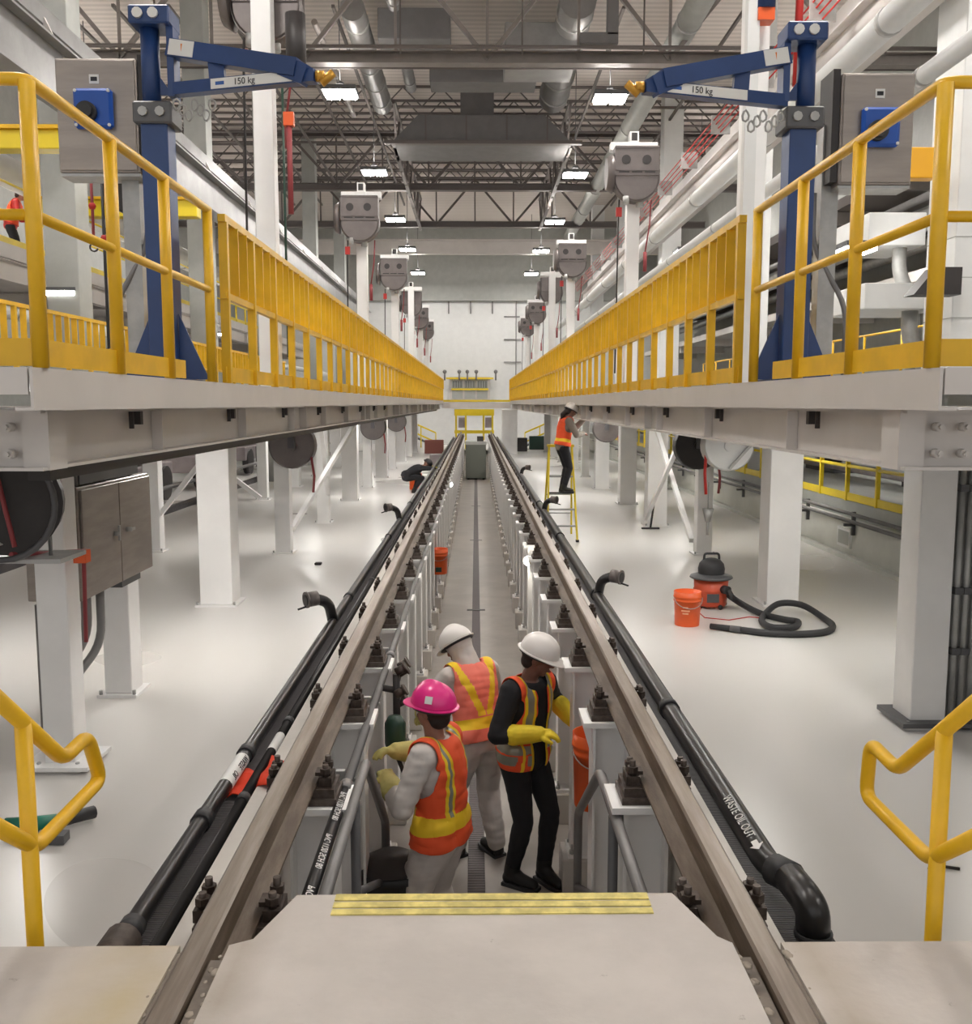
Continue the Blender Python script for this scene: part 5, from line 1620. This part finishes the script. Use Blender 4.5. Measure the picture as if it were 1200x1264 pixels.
def person(label, loc, rz, H=1.70, drop=0, lean=6, bend=4, twist=0, feet=((-.1, .02), (.1, -.02)), footz=(0, 0), hands=((-.25, .2, .9), (.25, .2, .9)), eh=((-.4, -1, -.4), (.4, -1, -.4)), head=(15, 0, 0), skin=(150, 104, 84), top='black_cloth', legs=None, boots='boot', vox=.009, gloves=None, vest=None, helmet=None, hair=None, hood=None, toes=(0, 0), shift=(0, 0), curl=.5, group=None, knee=(0, 1, .05), cuff=.10):
    k = H / 1.70
    t = thing('person', label, 'person', loc, rz, group)
    hip = .525 * H - drop
    P = V((shift[0], shift[1], hip))
    R1 = Matrix.Rotation(-R(lean), 3, 'X')
    R2 = Matrix.Rotation(-R(lean + bend), 3, 'X')
    Rt = Matrix.Rotation(R(twist), 3, 'Z')
    tl = .295 * H
    ax = V((0, 0, 1))
    mid = P + R1 @ ax * tl * .45
    N = mid + R2 @ ax * tl * .55
    side0, side1 = V((1, 0, 0)), Rt @ V((1, 0, 0))

    def spine(s):
        if s < .0:
            c = P + R1 @ ax * tl * s
            return c, side0, (R1 @ V((0, 1, 0)))
        q = (1 - s) ** 2 * P + 2 * s * (1 - s) * mid + s * s * N
        f = min(1, max(0, s))
        sd = side0.lerp(side1, f).normalized()
        fw = (R1 @ V((0, 1, 0))).lerp(R2 @ (Rt @ V((0, 1, 0))), f)
        fw = (fw - sd * fw.dot(sd)).normalized()
        return q, sd, fw

    _, sdN, fwN = spine(1.0)
    upN = (N - mid).normalized()
    Sh = [N - upN * .045 * k + sdN * sg * .168 * k for sg in (-1, 1)]
    Hip = [P + side0 * sg * .088 * k - V((0, 0, .02 * k)) for sg in (-1, 1)]
    ank = [V((feet[i][0], feet[i][1], footz[i] + .085 * k)) for i in (0, 1)]
    KN, AN = [], []
    for i in (0, 1):
        a, b = ik(Hip[i], ank[i], .245 * H, .235 * H, V(knee) + V((.15 * (-1, 1)[i], 0, 0)))
        KN.append(a); AN.append(b)
    EL, WR = [], []
    for i in (0, 1):
        a, b = ik(Sh[i], V(hands[i]), .172 * H, .150 * H, eh[i])
        EL.append(a); WR.append(b)
    HM = (Rt @ Matrix.Rotation(R(head[1]), 3, 'Z') @ Matrix.Rotation(-R(head[0]), 3, 'X') @ Matrix.Rotation(R(head[2]), 3, 'Y'))
    hc = N + upN * .045 * k + (HM @ V((0, .018, .125))) * k

    def torso(mb, e):
        vs, n = [], 22
        for s, a, b in TOR:
            c, sd, fw = spine(s)
            for j in range(n):
                q = 2 * PI * j / n
                vs.append(c + sd * (a * k + e) * math.cos(q) + fw * (b * k + e) * math.sin(q))
        m = len(TOR)
        fs = [(i * n + j, i * n + (j + 1) % n, (i + 1) * n + (j + 1) % n, (i + 1) * n + j) for i in range(m - 1) for j in range(n)]
        fs += [tuple(range(n))[::-1], tuple(range((m - 1) * n, m * n))]
        mb.add(vs, fs)

    def arms(mb, e, full=True):
        for i in (0, 1):
            limb(mb, [Sh[i] - sdN * (-1, 1)[i] * .03 * k, Sh[i], Sh[i].lerp(EL[i], .5), EL[i], EL[i].lerp(WR[i], .35), WR[i]],
                 [.062 * k + e, .060 * k + e, .050 * k + e, .042 * k + e, .041 * k + e, .028 * k + e])

    def legp(mb, e, end=1.0):
        for i in (0, 1):
            limb(mb, [Hip[i] + V((0, 0, .05 * k)), Hip[i] - V((0, 0, .04 * k)), Hip[i].lerp(KN[i], .5), KN[i], KN[i].lerp(AN[i], .3), KN[i].lerp(AN[i], end)],
                 [.088 * k + e, .092 * k + e, .077 * k + e, .057 * k + e, .056 * k + e, .040 * k + e])

    # ---- body: one continuous surface with head, face, hands and feet
    mb = MB()
    torso(mb, 0); arms(mb, 0); legp(mb, 0)
    limb(mb, [N - upN * .06 * k, N + upN * .03 * k, hc - HM @ V((0, .0, .06)) * k], [.060 * k, .055 * k, .054 * k])
    hv = lambda x, y, z: hc + HM @ (V((x, y, z)) * k)
    mb.ball(hv(0, -.012, .018), 1, 18, M=HM, sz=(.076 * k, .096 * k, .098 * k))
    mb.ball(hv(0, .018, -.045), 1, 16, M=HM, sz=(.060 * k, .070 * k, .072 * k))
    mb.ball(hv(0, .056, -.092), .024 * k, 12)
    limb(mb, [hv(0, .088, .012), hv(0, .104, -.022)], [.009 * k, .014 * k], 2)
    for sg in (-1, 1):
        mb.ball(hv(sg * .078, -.005, -.015), 1, 10, M=HM, sz=(.010 * k, .020 * k, .032 * k))
        mb.ball(hv(sg * .012, .098, -.028), .009 * k, 8)
    limb(mb, [hv(-.04, .074, .032), hv(0, .088, .034), hv(.04, .074, .032)], [.012 * k, .013 * k, .012 * k], 2)
    limb(mb, [hv(-.022, .080, -.062), hv(0, .090, -.060), hv(.022, .080, -.062)], [.007 * k, .010 * k, .007 * k], 2)
    hdirs = []
    for i in (0, 1):
        d = (WR[i] - EL[i]).normalized()
        pn = V((0, 0, -1)) + fwN * .2 - sdN * (-1, 1)[i] * .5
        hdirs.append((d, pn))
        hand(mb, WR[i], d, pn, (-1, 1)[i], k, curl)
        toe = Matrix.Rotation(R(toes[i]), 3, 'Z') @ V((0, 1, 0))
        limb(mb, [AN[i], AN[i] + toe * .06 * k - V((0, 0, .045 * k)), AN[i] + toe * .15 * k - V((0, 0, .058 * k))], [.040 * k, .038 * k, .026 * k])
    me = remesh(mb, max(vox * .75, .0065), 2, 'body')
    link('body', me, mat('skin ' + label[:12], skin, .5, var=.08, vscale=20), t)
    # eyes and lips
    if vox < .012:
        for sg in (-1, 1):
            mb = MB(); mb.ball(hv(sg * .031, .083, .010), .0115 * k, 10); mb.build('eye', M['dark'], t)
        mb = MB(); limb(mb, [hv(-.020, .086, -.063), hv(0, .099, -.061), hv(.020, .086, -.063)], [.004 * k, .006 * k, .004 * k], 2); mb.build('lips', mat('lips ' + label[:12], (130, 76, 70), .5), t)

    # ---- clothing
    def wrinkle(me, amp, fr=14):
        for v in me.vertices:
            n1 = noise.noise(v.co * fr); n2 = noise.noise(V((v.co.x * 9, v.co.y * 9, v.co.z * 30)) + V((3, 1, 7)))
            v.co += v.normal * (n1 * amp + n2 * amp * .7)
    one = legs is None
    e = .016 if one else .013
    mb = MB(); torso(mb, e); arms(mb, e + .004)
    if one:
        legp(mb, e + .010, .97)
    else:
        limb(mb, [Hip[0] + V((0, 0, .05)), Hip[1] + V((0, 0, .05))], [.1 * k + e, .1 * k + e])
    me = remesh(mb, vox, 3, 'coverall' if one else 'shirt')
    wrinkle(me, .008 if one else .004)
    g = link('coverall' if one else 'shirt', me, M[top], t)
    gme = me
    if not one:
        mb = MB(); legp(mb, .010, .93); mb.ball(P - V((0, 0, .02)), 1, 16, sz=(.165 * k, .122 * k, .10 * k))
        me = remesh(mb, vox, 3, 'trousers'); wrinkle(me, .004)
        link('trousers', me, M[legs], t)
    for i in (0, 1):
        toe = Matrix.Rotation(R(toes[i]), 3, 'Z') @ V((0, 1, 0))
        A = AN[i]
        mb = MB()
        limb(mb, [A + (KN[i] - A).normalized() * .07 * k, A, A + toe * .07 * k - V((0, 0, .035 * k)), A + toe * .165 * k - V((0, 0, .048 * k))], [.054 * k, .052 * k, .046 * k, .036 * k])
        mb.ball(A - toe * .02 * k - V((0, 0, .04 * k)), .044 * k, 12)
        me = remesh(mb, min(vox, .01), 2, 'boot'); bo = link('boot', me, M[boots], t)
        mb = MB(); c = A + toe * .06 * k; sv = V((toe.y, -toe.x, 0))
        mb.prism([(-.05 * k, -.11 * k), (.05 * k, -.11 * k), (.055 * k, .07 * k), (.035 * k, .145 * k), (-.035 * k, .145 * k), (-.055 * k, .07 * k)], V((c.x, c.y, A.z - .085 * k)), V((c.x, c.y, A.z - .062 * k)), sv, toe)
        mb.build('sole', M['rubber'], bo)
    if gloves:
        for i in (0, 1):
            mb = MB(); d, pn = hdirs[i]
            hand(mb, WR[i], d, pn, (-1, 1)[i], k, curl, .004)
            limb(mb, [WR[i] - d * cuff * k, WR[i] - d * .03 * k, WR[i] + d * .015 * k, WR[i] + d * .05 * k], [.068 * k, .058 * k, .050 * k, .030 * k])
            me = remesh(mb, .0055, 1, 'glove'); link('glove', me, M[gloves], t)
    # ---- vest: taken from the garment, lifted off it
    if vest:
        bm = bmesh.new(); bm.from_mesh(gme)
        axv = (N - P); L = axv.length; axn = axv / L
        sv = side0.lerp(side1, .6).normalized(); fv = axn.cross(sv) * -1
        fv = sv.cross(axn) * -1
        if fv.dot(fwN) < 0:
            fv = -fv

        def co(p):
            q = p - P
            return q.dot(axn) / L, q.dot(sv), q.dot(fv)
        cuts = [(axn, P + axn * L * s) for s in vest.get('sc', ())] + [(sv, P + sv * x) for x in vest.get('xc', ())] + [(axn, P + axn * L * vest['hem'])]
        for nn, pp in cuts:
            bmesh.ops.bisect_plane(bm, geom=bm.verts[:] + bm.edges[:] + bm.faces[:], plane_co=pp, plane_no=nn)

        def keep(p):
            s, x, f = co(p)
            if s < vest['hem'] - 1e-4 or s > 1.12:
                return False
            for i in (0, 1):
                a, b = Sh[i], EL[i]
                dv = b - a
                u = (p - a).dot(dv) / dv.length_squared
                if u > vest.get('arm', .12) and (p - a - dv * min(1, max(0, u))).length < .115 * k and (abs(x) > .135 * k or u > .5):
                    if s > .30 or abs(x) > .2 * k:
                        return False
                dv2 = WR[i] - EL[i]; u2 = min(1, max(0, (p - EL[i]).dot(dv2) / dv2.length_squared))
                if (p - EL[i] - dv2 * u2).length < .085 * k:
                    return False
            if s > .45 and abs(x) > .168 * k:
                return False
            if s > .90 and (p - N).length < .115 * k and f > -.03:
                return False
            if s > 1.0 and (p - N - upN * .02).length < .088 * k:
                return False
            if vest.get('open') and f > 0 and abs(x - vest.get('ox', 0)) < (vest['open'] * (1 if s < .6 else .8)):
                return False
            return True
        kill = [fc for fc in bm.faces if not keep(fc.calc_center_median())]
        bmesh.ops.delete(bm, geom=kill, context='FACES')
        for _ in range(5):
            mv = {}
            for v in bm.verts:
                nb = [ed.other_vert(v) for ed in v.link_edges if ed.is_boundary]
                if len(nb) == 2:
                    s = co(v.co)[0]
                    if s > vest['hem'] + .03:
                        mv[v] = v.co * .5 + (nb[0].co + nb[1].co) * .25
            for v, c in mv.items():
                v.co = c
        bm.normal_update()
        for fc in bm.faces:
            fc.material_index = vest['pat'](*co(fc.calc_center_median()))
            fc.smooth = True
        nr = {v: v.normal.copy() for v in bm.verts}
        for v in bm.verts:
            s, x, f = co(v.co)
            v.co += nr[v] * (.010 + .02 * max(0, .25 - s))
        vm = bpy.data.meshes.new('vest'); bm.to_mesh(vm); bm.free()
        vo = link('hi_vis_vest', vm, [M[c] for c in vest['cols']], t)
        sm = vo.modifiers.new('thick', 'SOLIDIFY'); sm.thickness = .006; sm.offset = 1
    if hood:
        mb = MB()
        mb.ball(hv(0, -.022, .012), 1, 16, M=HM, sz=(.096 * k, .108 * k, .118 * k))
        limb(mb, [hv(0, -.025, -.05), N + upN * .0], [.088 * k, .098 * k])
        mb.v = mb.v
        me = remesh(mb, vox, 2, 'hood'); wrinkle(me, .005)
        bm = bmesh.new(); bm.from_mesh(me)
        bmesh.ops.delete(bm, geom=[f for f in bm.faces if (HM.transposed() @ (f.calc_center_median() - hc)).y > .052 * k], context='FACES')
        bm.to_mesh(me); bm.free()
        ho = link('hood', me, M[hood], t); ho.modifiers.new('thick', 'SOLIDIFY').thickness = .004
    if hair:
        mb = MB()
        mb.ball(hv(0, -.030, .025), 1, 16, M=HM, sz=(.086 * k, .098 * k, .098 * k))
        mb.ball(hv(0, -.055, -.045), 1, 14, M=HM, sz=(.070 * k, .055 * k, .060 * k))
        if hair == 'long':
            limb(mb, [hv(0, -.09, -.05), hv(.01, -.12, -.13), hv(.01, -.10, -.22)], [.045 * k, .05 * k, .025 * k])
        me = remesh(mb, vox, 2, 'hair'); link('hair', me, M['hair'], t)
    if helmet:
        T = HM.to_4x4(); T.translation = hc + HM @ (V((0, -.008, .035)) * k)
        hm = thing_part = None
        mb = MB()
        n, pr = 32, []
        for i in range(10):
            a = PI / 2 * i / 9
            pr.append((max(1e-3, math.cos(a)), math.sin(a)))
        for r, z in pr:
            for j in range(n):
                q = 2 * PI * j / n
                x, y = r * math.cos(q) * .114, r * math.sin(q) * .136
                zz = z * .120 + (.012 * max(0, 1 - abs(x) / .022) * (1 if z > .25 else 0))
                mb.v.append(T @ (V((x, y, zz)) * k))
        for i in range(9):
            for j in range(n):
                mb.f.append([i * n + j, i * n + (j + 1) % n, (i + 1) * n + (j + 1) % n, (i + 1) * n + j]); mb.m.append(0); mb.sm.append(True)
        dm = mb.build('hard_hat', M[helmet], t)
        mb = MB()
        for lev in (0, 1):
            for rr in (0, 1):
                for j in range(n):
                    q = 2 * PI * j / n
                    fr = max(0, math.sin(q)) ** 2
                    o = (.004 + .014 + .045 * fr) if rr else -.004
                    x, y = (.114 + o * (.6 if rr else 1)) * math.cos(q), (.136 + o * .9) * math.sin(q)
                    z = -.002 - (.016 * fr + .004 if rr else 0) + (0 if lev else -.006)
                    mb.v.append(T @ (V((x, y, z)) * k))
        I = lambda lev, rr, j: lev * 2 * n + rr * n + j % n
        for j in range(n):
            for q in ((I(0, 0, j), I(0, 0, j + 1), I(0, 1, j + 1), I(0, 1, j)), (I(1, 0, j), I(1, 1, j), I(1, 1, j + 1), I(1, 0, j + 1)), (I(0, 1, j), I(0, 1, j + 1), I(1, 1, j + 1), I(1, 1, j)), (I(0, 0, j), I(1, 0, j), I(1, 0, j + 1), I(0, 0, j + 1))):
                mb.f.append(list(q)); mb.m.append(0); mb.sm.append(False)
        mb.build('brim', M[helmet], dm)
        mb = MB()
        pts = [T @ (V((.108 * math.cos(q), .130 * math.sin(q), -.02)) * k) for q in [2 * PI * j / 24 for j in range(24)]]
        mb.tube(pts, .009 * k, 6, closed=True); mb.build('headband', M['rubber'], dm)
        if helmet == 'pinkhat':
            q = 205
            for ang in (200,):
                a = R(ang)
                c = V((.114 * math.cos(a) * .93, .136 * math.sin(a) * .93, .05))
                nn = V((math.cos(a) / .118, math.sin(a) / .142, .05 / .0144)).normalized()
                u = V((-math.sin(a), math.cos(a), 0)); q2 = nn.cross(u)
                p = T @ ((c + nn * .004) * k)
                uu, qq = T.to_3x3() @ u * .02, T.to_3x3() @ q2 * .02
                mb = MB(); mb.prism([(-1, -1), (1, -1), (1, 1), (-1, 1)], p, p + T.to_3x3() @ nn * .004, uu, qq); mb.build('sticker', M['label'], dm)
    return t


M['black_cloth'] = mat('black cloth', (30, 30, 34), .85)
M['white_cloth'] = mat('white coverall fabric', (206, 200, 196), .75, var=.05, vscale=8)
M['boot'] = mat('black boot leather', (30, 29, 29), .55)
M['hvo'] = mat('hi vis orange', (246, 92, 48), .7)
M['hvc'] = mat('hi vis coral', (246, 128, 110), .7)
M['hvy'] = mat('hi vis yellow', (246, 206, 40), .7)
M['silver'] = mat('silver reflective tape', (150, 150, 138), .35, .3)
M['gloveY'] = mat('yellow work glove', (236, 210, 48), .7, var=.1, vscale=12)
M['gloveK'] = mat('pale yellow glove', (206, 196, 120), .7, var=.1, vscale=12)
M['whitehat'] = mat('white hard hat shell', (232, 228, 224), .3)
M['pinkhat'] = mat('pink hard hat shell', (236, 52, 140), .28)
M['greyshirt'] = mat('grey shirt', (132, 124, 116), .8)
M['hair'] = mat('dark hair', (38, 30, 28), .6)
M['greyhat'] = mat('dark cap', (40, 36, 38), .6)


def pat_side(s, x, f):
    ax_ = abs(x)
    if .06 < ax_ < .075 or .115 < ax_ < .13:
        return 1
    if .075 <= ax_ <= .115 and (s > .3):
        return 2
    if -.05 < s < .08 and f > -.2:
        return 2 if (int((x + 1) / .055) % 2) else 0
    if .1 < s < .2:
        return 2
    return 0


def pat_back(s, x, f):
    if f < 0:
        w = abs(abs(x) - (.03 + max(0, s - .35) * .16))
        if s > .30 and w < .026:
            return 1
    elif .06 < abs(x) < .12 and s > .2:
        return 1
    if .12 < s < .28:
        return 1
    return 0


def pat_pink(s, x, f):
    if .075 < abs(x) < .125 and s > .2:
        return 1 if not .09 < abs(x) < .11 else 2
    if .05 < s < .22:
        return 1
    return 0


person('worker in black with white hard hat, open striped vest and yellow gloves', (.315, 6.1, PZ), R(226), H=1.70, lean=2, bend=6,
       feet=((-.09, .10), (.10, -.02)), hands=((-.30, .16, 1.08), (.13, .22, 1.10)), cuff=.15, eh=((-.8, -.5, -.6), (.9, -.8, -.4)), head=(20, 26, 0), skin=(120, 82, 70), top='black_cloth', legs='black_cloth', gloves='gloveY', helmet='whitehat', hair='short',
       vest=dict(hem=-.12, cols=('hvo', 'hvy', 'silver'), pat=pat_side, open=.06, sc=(-.05, .08, .1, .2, .3), xc=(-.13, -.115, -.075, -.06, .06, .075, .115, .13)), toes=(-12, 14), curl=.55)
person('worker in white coverall and white hard hat, coral vest with yellow cross straps', (.02, 6.45, PZ), R(32), H=1.66, lean=10, bend=14,
       feet=((-.12, .08), (.11, -.06)), hands=((-.22, .42, .95), (.16, .44, .98)), eh=((-.8, -.4, -.5), (.8, -.4, -.5)), head=(34, 22, 0), top='white_cloth', gloves='gloveK', helmet='whitehat', hood='white_cloth',
       vest=dict(hem=-.05, cols=('hvc', 'hvy'), pat=pat_back, sc=(.12, .28, .3), xc=(-.12, -.06, .06, .12)))
person('worker in white coverall with a pink hard hat and orange vest at the pit pipe', (-.19, 5.02, PZ), R(68), H=1.67, lean=0, bend=8,
       feet=((-.11, .06), (.11, -.03)), hands=((-.10, .27, 1.13), (.16, .34, 1.20)), eh=((-.9, -.5, -.7), (.9, -.5, -.4)), head=(-4, -14, 0), skin=(158, 110, 92), top='white_cloth', gloves='gloveK', helmet='pinkhat', hair='short',
       vest=dict(hem=-.13, cols=('hvo', 'hvy', 'silver'), pat=pat_pink, sc=(.05, .22), xc=(-.125, -.11, -.09, -.075, .075, .09, .11, .125)))
wx = at(694, 560, Y=LAD[1] - .2).x
person('worker in an orange vest and black trousers standing on the yellow step ladder', (wx, LAD[1] - .26, FZ + .84), R(-76), H=1.56, lean=5, bend=8,
       feet=((-.07, .02), (.08, .0)), hands=((-.05, .42, 1.28), (.10, .34, 1.02)), eh=((-.6, -.3, -.8), (.8, -.4, -.6)), head=(26, 0, 0), skin=(140, 100, 84), top='greyshirt', legs='black_cloth', vox=.012, helmet='whitehat', hair='long',
       vest=dict(hem=.0, cols=('hvo', 'hvy'), pat=lambda s, x, f: 1 if .12 < s < .24 else 0, sc=(.12, .24)))
c = at(528, 585, Y=25.6)
person('worker in dark clothes crouching over the left rail beside an orange red bucket', (-1.66, 25.6, FZ), R(-70), H=1.68, drop=.42, lean=52, bend=22,
       feet=((-.14, .05), (.14, -.05)), hands=((-.18, .66, .62), (.16, .62, .60)), eh=((-.8, 0, .2), (.8, 0, .2)), head=(52, 0, 0), top='black_cloth', legs='black_cloth', vox=.014, gloves='gloveY', helmet='greyhat', shift=(0, -.22))
person('worker in a red top and orange vest behind the upper left gallery guardrail', (at(11, 240, Y=20).x, 20, 4.15), R(-70), H=1.66, lean=12, bend=10,
       feet=((-.09, .02), (.09, -.02)), hands=((-.2, .42, 1.05), (.2, .42, 1.02)), head=(20, 0, 0), top='red', legs='black_cloth', vox=.015, hair='short', helmet='greyhat',
       vest=dict(hem=.05, cols=('hvo', 'hvy'), pat=lambda s, x, f: 0))
# ================================================================== light and look
w = bpy.data.worlds.new('world')
S.world = w
w.use_nodes = True
bg = w.node_tree.nodes['Background']
bg.inputs['Color'].default_value = (1.0, .985, .965, 1)
bg.inputs['Strength'].default_value = .38
S.view_settings.view_transform = 'Standard'
S.view_settings.look = 'None'
S.view_settings.gamma = 1
S.view_settings.use_curve_mapping = False
S.view_settings.exposure = 1.3
S.cycles.max_bounces = 8
S.cycles.diffuse_bounces = 4
S.cycles.glossy_bounces = 4
S.cycles.caustics_reflective = False
S.cycles.caustics_refractive = False
S.cycles.sample_clamp_indirect = 6
